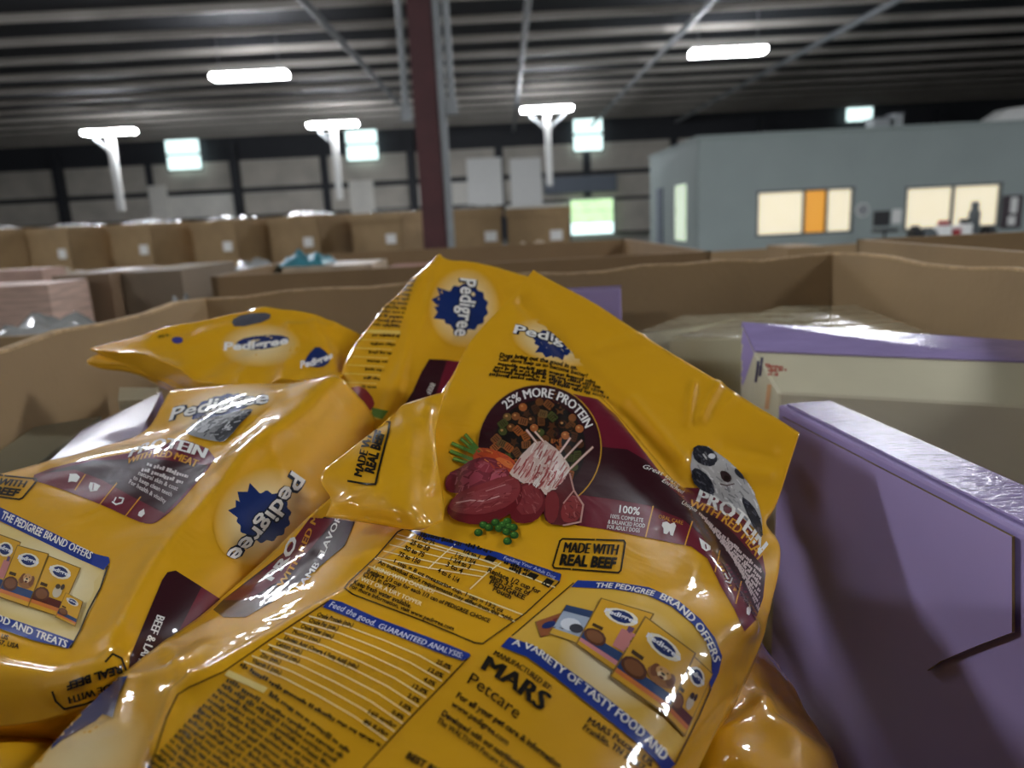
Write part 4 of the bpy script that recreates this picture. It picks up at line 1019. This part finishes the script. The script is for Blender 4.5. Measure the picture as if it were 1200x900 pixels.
for t, a, b_ in (('10 to 25', (487, 632), (508, 640)), ('25 to 50', (480, 638), (502, 647)), ('50 to 75', (473, 645), (496, 654)), ('75 to 150', (466, 652), (491, 662)), ('1 to 1 3/4', (533, 653), (556, 663)), ('1 3/4 to 3', (527, 658), (550, 668)), ('3 to 4', (522, 664), (541, 673)), ('4 to 6 1/4', (512, 671), (537, 684)),
     ('1 cup = 8 oz measuring cup, 1 can = 13.2 oz', (461, 660), (589, 719)), ("*An individual dog's requirements may differ from this guide", (440, 660), (600, 729)), ('Replace 1/3 cup for each 1/3 can of PEDIGREE CHOICE', (430, 671), (573, 731)), ('CUTS in Gravy.', (425, 676), (464, 692)), ('Keep fresh water available.', (414, 685), (481, 714)), ('For more information, visit www.pedigree.com', (409, 689), (531, 740)),
     ('Replace 1/2 cup for', (571, 671), (632, 697)), ('each 3.5 oz of', (573, 678), (620, 699)), ('PEDIGREE', (573, 685), (614, 704)), ('Pouch', (577, 693), (598, 703))):
    sm = len(t) > 40; pr.text(t, [a, ((a[0] + b_[0]) / 2, (a[1] + b_[1]) / 2 + (.8 if sm else 0)), b_], (2.2, -4.2) if sm else U, BLK, 3, .03)
pr.text('1/2 to 1', (( 543, 648), (561, 656)), (2.2, -4.2), BLK, 3, .045)
pr.text('USING WITH CANNED?', [(437, 668), (508, 697)], (2.2, -4.2), CREAM, 3, .03); pr.text('WET OR A DRY TOPPER', [(422, 681), (493, 711)], (2.2, -4.2), CREAM, 3, .03)
for i, (a, b_) in enumerate((((492, 628), (540, 640)), ((545, 640), (575, 649)), ((590, 661), (620, 672)), ((596, 668), (616, 676)))): pr.greek(a, b_, (2, -4), BLK, 3, i)
for q in (((572, 651), (583, 655), (578, 660), (567, 656)), ((622, 671), (632, 675), (626, 681), (616, 676)), ((641, 678), (650, 682), (643, 690), (634, 685))): pr.poly(q, BLK, 3)
pr.text('Feeding Your Adult Dog', [(590, 656), (620, 666), (650, 679)], (1.8, -3.4), 'c8cce8', 3)
pr.done('black and cream feeding guide table')
# analysis
pr = Print(S, 'analysis_panel', mbag)
pr.poly([(387, 703), (400, 706), (440, 724), (472, 736), (530, 758), (551, 767), (550, 771), (542, 775), (520, 768), (465, 746), (430, 733), (400, 721), (378, 712)], BLUE, 2)
pr.text('Feed the good.', [(385, 712), (400, 717.5), (438, 735)], (3.2, -6.4), 'e8e8f4', 4, .0, .25); pr.text('GUARANTEED ANALYSIS:', [(443, 737), (480, 751), (541, 773)], (2.6, -5.8), 'e8e8f4', 4, .015, .2)
pr.line([(385, 705), (320, 748), (262, 788), (222, 806), (208, 815), (195, 842), (186, 870), (176, 900), (168, 925)], 1.8, '4a3010', 2)
pr.line([(551, 769), (520, 802), (478, 845), (430, 897), (415, 915)], 1.8, '3a2a10', 2)
rows = [('Crude Protein (min.)', '25.0%', .55), ('Crude Fat (min.)', '12.0%', .5), ('Crude Fiber (max.)', '4.0%', .5), ('Moisture (max.)', '12.0%', .45), ('Linoleic Acid (Omega 6 Fatty Acid) (min.)', '2.0%', 1.0), ('Calcium (min.)', '1.0%', .45), ('Phosphorus (min.)', '0.8%', .5), ('Zinc (min.)', '160 mg/kg', .4), ('Vitamin E (min.)', '80 IU/kg', .48)]
La, Lb, Ra, Rb = np.array([372., 716]), np.array([286., 776]), np.array([536., 779]), np.array([453., 868])
for i, (t, v, f) in enumerate(rows):
    k0, k1 = i / 9, (i + 1) / 9
    l0, r0_, l1, r1 = La + (Lb - La) * k0, Ra + (Rb - Ra) * k0, La + (Lb - La) * k1, Ra + (Rb - Ra) * k1
    mid = (l1 + r1) / 2 + np.array([6, -4.5])
    pr.line([tuple(l1), tuple((l1 + mid) / 2 + [2, -1.5]), tuple(mid), tuple((r1 + mid) / 2 + [2, -1.5]), tuple(r1)], 1.3, CREAM, 2)
    d = (r1 - l1); a = l1 + d * .02 + np.array([5, -1.2]); n_ = len(t) * .0125
    c_ = l1 + d * (.02 + n_) + np.array([6, -3 - n_ * 7]); pr.text(t, [tuple(a), tuple(c_)], (2.8, -4.4), '3a2c0c', 3, .04)
    w_ = len(v) * .022; c2 = l1 + d * .985 + np.array([3, -2.]); a2_ = l1 + d * (.985 - w_) + np.array([4, -2.5]); pr.text(v, [tuple(a2_), tuple(c2)], (2.8, -4.4), '3a2c0c', 3, .04)
pr.greek((281, 781), (366, 832), (2.6, -4.6), '3a2c0c', 3, 91); pr.greek((368, 833), (445, 876), (2.6, -4.6), '3a2c0c', 3, 92)
pr.done('guaranteed analysis table with blue heading')
pr = Print(S, 'ingredient_text', mbag)
pr.poly([(268, 786), (314, 807), (309, 813), (263, 792)], 'e9cf80', 2)
for i in range(20):
    a = np.array([271., 793]) + i * np.array([-5.6, 5.9]); b_ = np.array([408., 884]) + i * np.array([-7.4, 5.8])
    if i == 0: a = a + np.array([44, 22])
    a[0] = max(a[0], 262 - i * 5.6 if a[1] < 830 else 190 - (a[1] - 840) * .3)
    m_ = (a + b_) / 2
    pr.greek(a, m_ + [0, -1], (2.8, -4.8), '4a3a10', 3, 100 + i); pr.greek(m_ + [3, 0], b_, (2.8, -4.8), '4a3a10', 3, 130 + i)
pr.done('blurred block of fine ingredient print')
pr = Print(S, 'maker_text', mbag)
pr.text('MANUFACTURED BY:', [(578, 768), (610, 786), (644, 811)], [(3, -5), (4, -5.5)], BLK, 3, .035)
pr.text('MARS', [(563, 784), (597, 806), (634, 835)], [(9, -15), (11, -16), (14, -18)], BLK, 3, .045)
pr.text('Petcare', [(547, 801), (575, 820), (605, 844)], [(7, -12), (8, -12)], BLK, 3)
pr.text('For all your pet care & information', [(534, 818), (592, 855), (655, 902)], (3.6, -6), BLK, 3, .035); pr.text('www.pedigree.com', [(528, 828), (560, 849), (594, 875)], (3.6, -6), BLK, 3, .025)
pr.text('Developed with our nutritionists at', [(517, 839), (560, 868), (620, 910)], (3.6, -6), BLK, 3, .035); pr.text('The WALTHAM Petcare Science', [(511, 847), (550, 874), (605, 913)], (3.6, -6), BLK, 3, .035)
pr.text('BEST BY', [(475, 889), (512, 910)], (4.5, -7), BLK, 3, .04); pr.text('MARS Petcare US', [(687, 847), (720, 868), (762, 899)], (4, -6.2), BLK, 3, .035); pr.text('Franklin, TN 37067', [(682, 855), (715, 877), (752, 904)], (4, -6.2), BLK, 3, .035)
pr.done('black maker lettering')
# brand offers panel
pr = Print(S, 'brand_panel', mbag)
t1 = [(677, 681), (720, 683), (760, 689), (795, 705), (821, 727), (837, 748), (845, 769), (841, 788), (832, 807)]; b1 = [(669, 689), (720, 691.5), (757, 698), (787, 712), (811, 732), (827, 752), (833, 772), (833, 788), (830, 800)]
t2 = [(597, 748), (624, 757), (651, 775), (693, 805), (731, 835), (757, 857), (776, 878), (790, 895)]; b2_ = [(587, 759), (617, 771), (648, 793), (685, 823), (725, 855), (752, 877), (768, 893), (778, 906)]
pr.poly(b1 + [(806, 860), (788, 892)] + t2[::-1], 'dfb244', 1)
pr.halo((730, 770), (62, 38), (45, -50), 'f8efcf', 2, 'dfb244', peak=.95)
pr.poly(t1 + b1[::-1], BLUE, 4); pr.poly(t2 + b2_[::-1], BLUE, 4)
pr.line([(672, 684), (640, 712), (600, 746)], 1.4, '2a2418', 3); pr.line([(832, 807), (818, 840), (790, 895)], 1.4, '2a2418', 3)
pack(pr, [(628, 730), (668, 716), (676, 735), (634, 748)], 'choc', 4); pack(pr, [(664, 711), (701, 720), (684, 758), (644, 744)], 'blue', 6)
pack(pr, [(705, 704), (764, 722), (724, 791), (676, 757)], 'puppy', 9); pack(pr, [(810, 770), (832, 790), (800, 862), (776, 836)], 'small', 9); pack(pr, [(756, 727), (812, 768), (778, 838), (716, 795)], 'adult', 13)
o = pr.done('picture of packs framed by blue bands')
pr = Print(S, 'lettering', o)
pr.text('THE PEDIGREE', [(697, 690), (725, 691.3), (765, 700)], [(2, -5.4), (3, -5.4)], WHT, 7, .02); pr.text('BRAND OFFERS', [(772, 703), (793, 715), (815, 738), (827, 757), (835, 777)], [(4, -6.5), (7, -6), (8, -2.5)], WHT, 7, .03)
pr.done('white lettering on the upper blue band')
pr = Print(S, 'lettering', o)
pr.text('A VARIETY OF TASTY FOOD AND', [(599, 757), (625, 766), (652, 787), (700, 825), (740, 857), (776, 893)], [(3, -6.5), (5, -8), (7, -10)], WHT, 7, .03)
pr.done('white lettering on blue bands')
# dog portrait near the seal
pr = Print(S, 'dog_picture', mbag)
face = [(812, 522), (830, 524), (860, 545), (880, 570), (892, 600), (894, 632), (882, 618), (850, 590), (820, 575), (808, 555)]
ear = [(813, 522), (832, 524), (842, 538), (836, 548), (820, 545), (811, 536)]; cheek = [(811, 548), (824, 552), (836, 566), (838, 582), (822, 576), (810, 564)]; chest = [(866, 580), (882, 592), (892, 612), (894, 634), (880, 616)]
pr.poly(face, 'b4b1ae', 3, smooth=1); pr.strokes(face, ('c8c6c4', '9c9a9a', 'dcdad8', '8a8888'), 90, 9, 1.6, .9, 4, 1)
for q in (ear, cheek, chest): pr.poly(q, '2c2c32', 6, smooth=1); pr.strokes(q, ('1c1c22', '44444c', '5c5c66'), 22, 7, 1.5, .9, 7, 2)
pr.poly([(843, 552), (852, 553), (858, 560), (855, 567), (846, 564)], '3a2a2a', 9, smooth=1); pr.poly([(849, 557), (856, 560), (853, 565), (848, 563)], '241814', 10, smooth=1); pr.line([(844, 568), (852, 570), (860, 568)], 1.4, '5c4644', 9)
pr.poly([(862, 548), (874, 562), (868, 562), (860, 554)], '34343a', 9, smooth=1); pr.disc((834, 536), (4, 1), (-1, 3), 'dcdcde', 9)
pr.done('grey and white dog portrait')
# side gusset print
pr = Print(S, 'side_print', mbag)
pr.poly([(380, 606), (416, 612), (404, 640), (366, 672), (330, 700), (288, 724), (262, 724), (250, 715), (262, 703), (330, 650)], DRK, 1); pr.poly([(364, 607), (392, 609), (366, 642), (330, 680), (290, 704), (262, 704), (300, 676), (330, 652)], MAR, 2)
pr.text('LAMB FLAVOR', [(352, 692), (374, 664), (390, 630), (402, 606)], (-6, -3), WHT, 4, .03); pr.text('WITH RED M', [(330, 690), (350, 660), (368, 620), (374, 606)], (-6, -3), GOLD, 4, .03); pr.text('PRO', [(318, 682), (336, 662), (350, 632)], (-9, -4), WHT, 4, .04)
pr.halo((90, 893), (75, -62), (46, 46), CREAM, 1, peak=.75)
pr.poly([(150, 793), (141, 812), (133, 842), (121, 838), (113, 846), (101, 853), (74, 868), (60, 880), (70, 850), (110, 815), (135, 795)], NAVY, 3)
pr.done('dark band and blue rosette on the side gusset')
FS = fs.surf
stamp(FS, mbag, [(398, 566), (456, 491), (462, 494), (440, 570)], box_=False) if False else None
pr = Print(FS, 'stamp', mbag)
pr.line([(452, 493), (457, 495), (455, 508), (448, 535), (440, 568), (430, 568), (408, 564)], 2.4, BLK, 2)
pr.text('REAL BEEF', [(438, 556), (444, 532), (451, 507)], (-10, -3), BLK, 3, .055); pr.text('MADE WITH', [(424, 560), (431, 532), (440, 497)], (-9, -2.6), BLK, 3, .055)
pr.done('black MADE WITH REAL BEEF stamp on the fold')

# ---- the bag lying to the left
LG = [
 [(200, 458, .705), (262, 452, .695), (330, 449, .685), (393, 446, .665), (425, 470, .675), (445, 500, .69)],
 [(168, 505, .650), (232, 500, .625), (300, 490, .610), (347, 488, .600), (398, 520, .612), (432, 560, .635)],
 [(90, 532, .605), (175, 545, .562), (245, 545, .550), (292, 530, .553), (352, 560, .560), (405, 600, .58)],
 [(-30, 565, .555), (90, 590, .512), (180, 600, .500), (245, 588, .500), (320, 620, .508), (375, 660, .53)],
 [(-130, 620, .505), (10, 660, .457), (110, 670, .448), (188, 655, .450), (265, 672, .458), (325, 720, .48)],
 [(-190, 690, .455), (-60, 720, .412), (70, 735, .404), (152, 718, .408), (215, 737, .417), (275, 780, .44)],
 [(-230, 760, .415), (-90, 765, .382), (50, 773, .374), (135, 760, .380), (172, 775, .392), (225, 820, .42)],
 [(-250, 800, .395), (-100, 805, .368), (30, 805, .362), (115, 790, .366), (158, 790, .380), (205, 835, .42)],
 [(-260, 852, .388), (-110, 852, .360), (20, 850, .355), (98, 828, .360), (150, 806, .380), (195, 850, .42)]]
LC = [([(393, 447), (347, 488), (292, 530), (245, 588), (188, 655), (150, 718), (130, 765)], 3.0, 12), ([(20, 575), (120, 545), (200, 525), (260, 495), (320, 470)], 2.2, 12), ([(170, 560), (220, 520), (250, 490)], 1.6, 9),
      ([(0, 765), (60, 773), (140, 755)], -3.0, 10), ([(312, 505), (330, 560)], 1.4, 6), ([(205, 515), (270, 480), (400, 447)], 1.4, 8), ([(100, 800), (150, 780)], 1.5, 10), ([(60, 545), (160, 530)], 1.6, 7), ([(260, 560), (300, 600)], -1.6, 18)]
ls = Sheet(LG, (20, 18), LC, 0.0009, 0.0004, 9.7, 0.08)
lbag = root('dog_food_bag', 'yellow dog food bag slumped over the pale lavender carton, pack picture on its face', 'bag', (-0.28, 0.5, 0.98), 'yellow dog food bags heaped in the bin')
ls.build('pouch', m_yel, lbag)
S = ls.surf
pr = Print(S, 'protein_band', lbag)
pr.poly([(30, 561), (70, 545), (130, 535), (190, 524), (208, 512), (256, 531), (240, 556), (205, 596), (185, 612), (175, 615), (160, 611), (120, 592), (65, 571)], MAR, 1, smooth=1)
pr.poly([(45, 556), (110, 540), (180, 538), (245, 546), (228, 567), (193, 602), (150, 580), (120, 563), (88, 551)], DRK, 2)
for a, b_ in (((100, 557), (88, 575)), ((137, 567), (117, 592)), ((165, 583), (146, 607)),): pr.line([a, b_], 1.4, GOLD, 3)
pr.poly([(82, 556), (90, 556), (94, 560), (90, 566), (84, 565), (80, 566)], WHT, 4); pr.poly([(106, 566), (112, 567), (118, 570), (114, 576), (106, 577), (104, 571)], WHT, 4); pr.line([(110, 568), (109, 575)], 1.4, MAR, 5)
pr.line([(132, 589), (136, 592), (143, 590), (145, 585), (140, 584)], 1.8, WHT, 4); pr.line([(136, 584), (134, 588)], 1.6, WHT, 4); pr.poly([(169, 597), (170, 603), (166, 607), (162, 605), (163, 601)], WHT, 4)
pr.done('maroon band with white icons')
pr = Print(S, 'lettering', lbag)
pr.text('PROTEIN', [(150, 537), (180, 527), (207, 528), (240, 538)], [(5, -10), (5, -12), (5, -11)], WHT, 5, .05); pr.text('WITH RED MEAT', [(148, 545), (175, 537), (200, 538), (230, 549)], [(3, -7), (4, -8)], GOLD, 5, .04)
for i, (a, b_, t) in enumerate((((172, 546), (220, 561), ''), ((166, 552), (214, 568), ''), ((162, 557), (208, 576), 'natural skin & coat'), ((156, 562), (201, 583), 'to keep clean teeth'), ((151, 567), (194, 591), 'For health & vitality'))):
    if t: pr.text(t, [a, b_], (2, -4.6), 'd8ccc8', 4, .02)
    else: pr.greek(a, b_, (2, -4.4), 'd8ccc8', 4, 200 + i)
pr.done('white and gold lettering')
stamp(S, lbag, [(-42, 553), (45, 562), (25, 586), (-52, 576)])
logo(S, lbag, (258, 478), (34, -6), (5, -15), 1.7, 1.7, .95, -.35, .8)
pr = Print(S, 'dog_picture', lbag)
pr.poly([(215, 508), (230, 495), (260, 488), (300, 478), (288, 492), (272, 505), (262, 520), (235, 515)], '8c8c8c', 8, smooth=1); pr.poly([(250, 508), (275, 492), (300, 480), (282, 498), (266, 518), (255, 520)], '28282c', 9, smooth=1)
pr.poly([(225, 503), (240, 494), (262, 492), (250, 502), (236, 510)], 'c4c4c6', 9, smooth=1)
pr.strokes([(218, 507), (232, 496), (260, 489), (298, 480), (286, 494), (270, 506), (260, 518), (236, 513)], ('6c6c70', 'b0b0b2', '34343a', 'd0d0d2'), 60, 8, 1.5, -.5, 10, 4)
pr.done('grey dog portrait')
pr = Print(S, 'brand_panel', lbag)
pr.poly([(-60, 585), (124, 668), (112, 705), (84, 757), (-60, 720)], 'e8cc84', 1); pr.clip = lambda p: p[0] > 125 - (p[1] - 664) * .45
pr.halo((45, 680), (75, 25), (25, -45), 'f6ecc8', 2, 'e8cc84', peak=.9)
pr.clip = None
pr.poly([(-60, 566), (0, 595), (60, 624), (112, 650), (128, 654), (129, 660), (122, 669), (90, 655), (0, 611), (-60, 582)], BLUE, 4, smooth=0); pr.poly([(-60, 702), (0, 722), (50, 739), (87, 752), (80, 761), (40, 752), (0, 738), (-60, 720)], BLUE, 4)
pr.line([(127, 664), (118, 690), (104, 716), (94, 740), (83, 760)], 1.8, '2a2418', 3)
pack(pr, [(0, 628), (24, 637), (2, 700), (-30, 690)], 'puppy', 4); pack(pr, [(58, 654), (94, 668), (69, 724), (34, 712)], 'small', 8); pack(pr, [(22, 642), (57, 652), (33, 713), (-2, 701)], 'adult', 12); pack(pr, [(78, 698), (98, 708), (89, 737), (66, 726)], 'box', 14)
o = pr.done('picture of packs framed by blue bands')
pr = Print(S, 'lettering', o)
pr.text('THE PEDIGREE', [(1, 608), (48, 630)], (4, -8), WHT, 7, .03); pr.text('BRAND OFFERS', [(51, 631), (106, 657)], (4, -8), WHT, 7, .03); pr.done('white lettering on the upper blue band'); pr = Print(S, 'lettering', o); pr.text('FOOD AND TREATS', [(-20, 724), (0, 731), (38, 747), (78, 761)], (3, -8), WHT, 7, .03)
pr.done('white lettering on blue bands')
pr = Print(S, 'maker_text', lbag); pr.text('US', [(1, 749), (9, 751)], (1.5, -5), BLK, 3, .035); pr.text('37067, USA', [(-14, 753), (22, 761)], (1.5, -5), BLK, 3, .035); pr.done()
logo(S, lbag, (309, 606), (-19, 24), (24, 17), 1.85, 2.05, .62, -.25, .95)
pr = Print(S, 'flavour_label', lbag)
pr.poly([(152, 770), (190, 680), (196, 671), (206, 669), (236, 688), (196, 765), (180, 790), (150, 785)], DRK, 1); pr.poly([(236, 688), (262, 705), (240, 740), (190, 790), (180, 790), (196, 765)], MAR, 1)
pr.text('BEEF & LAMB', [(184, 721), (172, 748), (158, 780)], (9, 3), WHT, 3, .035)
pr.done('dark flavour label with white lettering')
pr = Print(S, 'stamp', lbag)
pr.text('REAL BEEF', [(142, 780), (110, 790), (78, 801)], (1.5, 8), BLK, 3, .05); pr.text('MADE WITH', [(145, 796), (113, 806), (80, 817)], (1.5, 8), BLK, 3, .05)
pr.line([(62, 811), (66, 822), (76, 831), (100, 825), (132, 812)], 2.6, BLK, 2); pr.line([(124, 776), (132, 767), (142, 772), (147, 785)], 2.4, BLK, 2)
pr.done('black stamp printed upside down on the bottom fold')

# ---- the bag standing at the back
KG = [
 [(512, 302, .885), (516, 300, .884), (522, 305, .880), (565, 310, .872), (645, 332, .865)],
 [(470, 340, .862), (489, 333, .852), (508, 342, .845), (556, 350, .842), (635, 368, .842)],
 [(432, 383, .825), (471, 390, .800), (494, 395, .797), (546, 400, .800), (615, 412, .805)],
 [(408, 420, .785), (456, 432, .757), (482, 437, .753), (535, 442, .760), (592, 457, .775)],
 [(395, 470, .735), (440, 478, .700), (462, 486, .698), (510, 492, .710), (562, 502, .73)],
 [(393, 545, .685), (430, 545, .650), (452, 550, .648), (490, 562, .66), (540, 582, .68)]]
ks = Sheet(KG, (22, 18), [([(517, 304), (489, 390), (450, 500)], 3.5, 9), ([(500, 330), (478, 440)], -2.5, 6), ([(405, 430), (430, 470), (400, 520)], 2.5, 9), ([(440, 350), (480, 380)], 1.5, 9), ([(530, 320), (620, 345)], 1.5, 14), ([(420, 470), (425, 540)], 2.0, 7)], 0.001, 0.0004, 21.5, 0.07)
kbag = root('dog_food_bag', 'yellow dog food bag standing behind the others with upright blue rosette on its side', 'bag', (0.0, 0.85, 0.98), 'yellow dog food bags heaped in the bin')
ks.build('pouch', m_yel, kbag); S = ks.surf
logo(S, kbag, (544, 361), (-3, 27), (27, 3), 1.55, 1.25, .66, -.30, .95, .05)
pr = Print(S, 'flavour_label', kbag)
pr.poly([(503, 421), (524, 422), (510, 465), (500, 480), (465, 490), (484, 458), (494, 436)], DRK, 1); pr.poly([(524, 422), (545, 425), (530, 470), (500, 480), (510, 465)], MAR, 1); pr.text('BEEF', [(505, 449), (499, 461)], (5, 2), WHT, 2); pr.done('dark flavour label')
pr = Print(S, 'fine_print', kbag)
for i in range(11):
    f = i / 10; a = np.array([478, 331]) * (1 - f) + np.array([426, 381]) * f; b_ = np.array([486, 331]) * (1 - f) + np.array([469, 384]) * f
    if b_[0] - a[0] > 6: pr.greek(a + [2, 0], b_, (.6, -3.6), '5a4410', 2, 300 + i)
for i in range(7):
    y = 388 + i * 10; x0 = 424 - i * 4; x1 = 468 - i * 4.5
    pr.line([(x0, y), (x1, y + 2)], 1.2 if i else 4, 'ecc862', 2); pr.greek((x0 + 12 + i * 2, y + 6), (x1, y + 7.5), (.6, -3.4), '5a4410', 2, 330 + i)
pr.done('fine print columns')
pr = Print(S, 'meat_picture', kbag)
pr.poly([(398, 470), (408, 455), (425, 452), (440, 470), (436, 482), (415, 490), (400, 488)], '8a3030', 1, smooth=1); pr.disc((420, 500), (17, 4), (-4, 20), DRK, 2); pr.poly([(436, 478), (455, 482), (448, 492), (436, 488)], '5c7a30', 3); pr.text('25%', [(412, 518), (424, 514)], (-2, -6), WHT, 4, .03)
for i in range(4): pr.greek((412, 526 + i * 4), (440, 522 + i * 4), (0, -3), BLK, 2, 350 + i)
pr.done('printed meat and kibble picture')

# ---- the crumpled bag at the left wall of the bin
CG = [
 [(106, 411, .832), (190, 388, .862), (250, 373, .878), (310, 364, .882), (362, 367, .872), (424, 392, .852)],
 [(120, 413, .822), (192, 402, .842), (250, 391, .852), (312, 387, .852), (367, 391, .846), (418, 415, .826)],
 [(143, 414, .812), (196, 416, .812), (252, 416, .812), (312, 416, .812), (367, 419, .802), (410, 435, .786)],
 [(165, 414, .802), (200, 427, .784), (238, 446, .766), (292, 455, .756), (342, 448, .756), (397, 441, .746)]]
cs = Sheet(CG, (22, 24), [([(110, 411), (215, 400), (300, 375)], 3, 8), ([(230, 440), (270, 410), (330, 380)], -4, 12), ([(310, 365), (350, 400), (330, 450)], 5, 12), ([(370, 380), (390, 430)], 4, 8), ([(280, 450), (300, 420)], 3, 9), ([(180, 395), (215, 378)], 3, 7), ([(340, 385), (390, 385)], 4, 7)], 0.0011, 0.0005, 33.1, 0.075, wr=16)
cbag = root('dog_food_bag', 'crumpled yellow dog food bag end lying against the left wall of the bin', 'bag', (-0.3, 0.85, 1.0), 'yellow dog food bags heaped in the bin')
cs.build('pouch', m_yel, cbag); S = cs.surf
CG2 = [[(118, 414, .835), (180, 420, .83), (240, 440, .80), (300, 450, .785)], [(104, 425, .83), (165, 430, .82), (215, 452, .80), (280, 462, .79)], [(150, 432, .84), (190, 448, .83), (235, 470, .82), (290, 475, .81)]]
Sheet(CG2, (12, 12), [], 0.001, 0.001, 3.3, 0.004).build('lower_lip', m_yel, cbag)
pr = Print(S, 'brand_logo', cbag)
pr.halo((305, 405), (48, -4), (6, 26), CREAM, 1, peak=.8)
pr.poly([(275, 402), (290, 395), (325, 392), (342, 397), (330, 406), (300, 411), (280, 409)], NAVY, 2, smooth=1); pr.poly([(355, 428), (362, 414), (372, 405), (384, 414), (388, 424), (376, 432)], NAVY, 2, smooth=1); pr.poly([(270, 376), (285, 368), (318, 366), (316, 376), (276, 385)], '54545c', 2, smooth=1)
pr.disc((208, 399), (6.5, 0), (0, 4), '3c3c88', 2); pr.greek((185, 396), (200, 394), (0, -3), '6a5410', 2, 1)
pr.text('Pedigree', [(262, 411), (300, 409), (338, 403)], (1, -9), WHT, 4, .04); pr.text('Pedigree', [(352, 432), (370, 428), (390, 420)], (0, -8), WHT, 4, .04)
pr.done('creased dark blue rosettes with white lettering')

# ---- bags lower in the heap
def lowbag(label, grid, seed, m=m_yel, thick=0.06, extra=()):
    sh = Sheet(grid, (14, 14), extra, 0.002, 0.0012, seed, thick)
    c = sh.S.reshape(-1, 3).mean(0)
    r = root('dog_food_bag', label, 'bag', (c[0], c[1], sh.V[:, 2].min()), 'yellow dog food bags heaped in the bin')
    sh.build('pouch', m, r); return r, sh
lowbag('plain yellow bag edge showing under the bag with feeding tables, next to the purple carton', [
 [(760, 760, .50), (830, 750, .52), (885, 752, .54), (905, 770, .55)], [(770, 830, .44), (840, 820, .44), (910, 815, .46), (935, 815, .48)],
 [(770, 900, .39), (850, 880, .385), (920, 870, .40), (965, 868, .43)], [(770, 980, .35), (850, 960, .345), (930, 940, .36), (990, 920, .39)]], 41, extra=[([(880, 790), (900, 850), (960, 890)], 4, 12), ([(840, 870), (900, 830)], 3, 12)])
lowbag('plain yellow bag edge below the upside down stamp, bottom of the heap', [
 [(-200, 850, .40), (-80, 850, .39), (20, 852, .385), (110, 870, .39)], [(-180, 900, .36), (-60, 890, .35), (30, 880, .35), (90, 890, .36)], [(-160, 980, .32), (-60, 960, .315), (30, 950, .315), (90, 950, .33)]], 47)
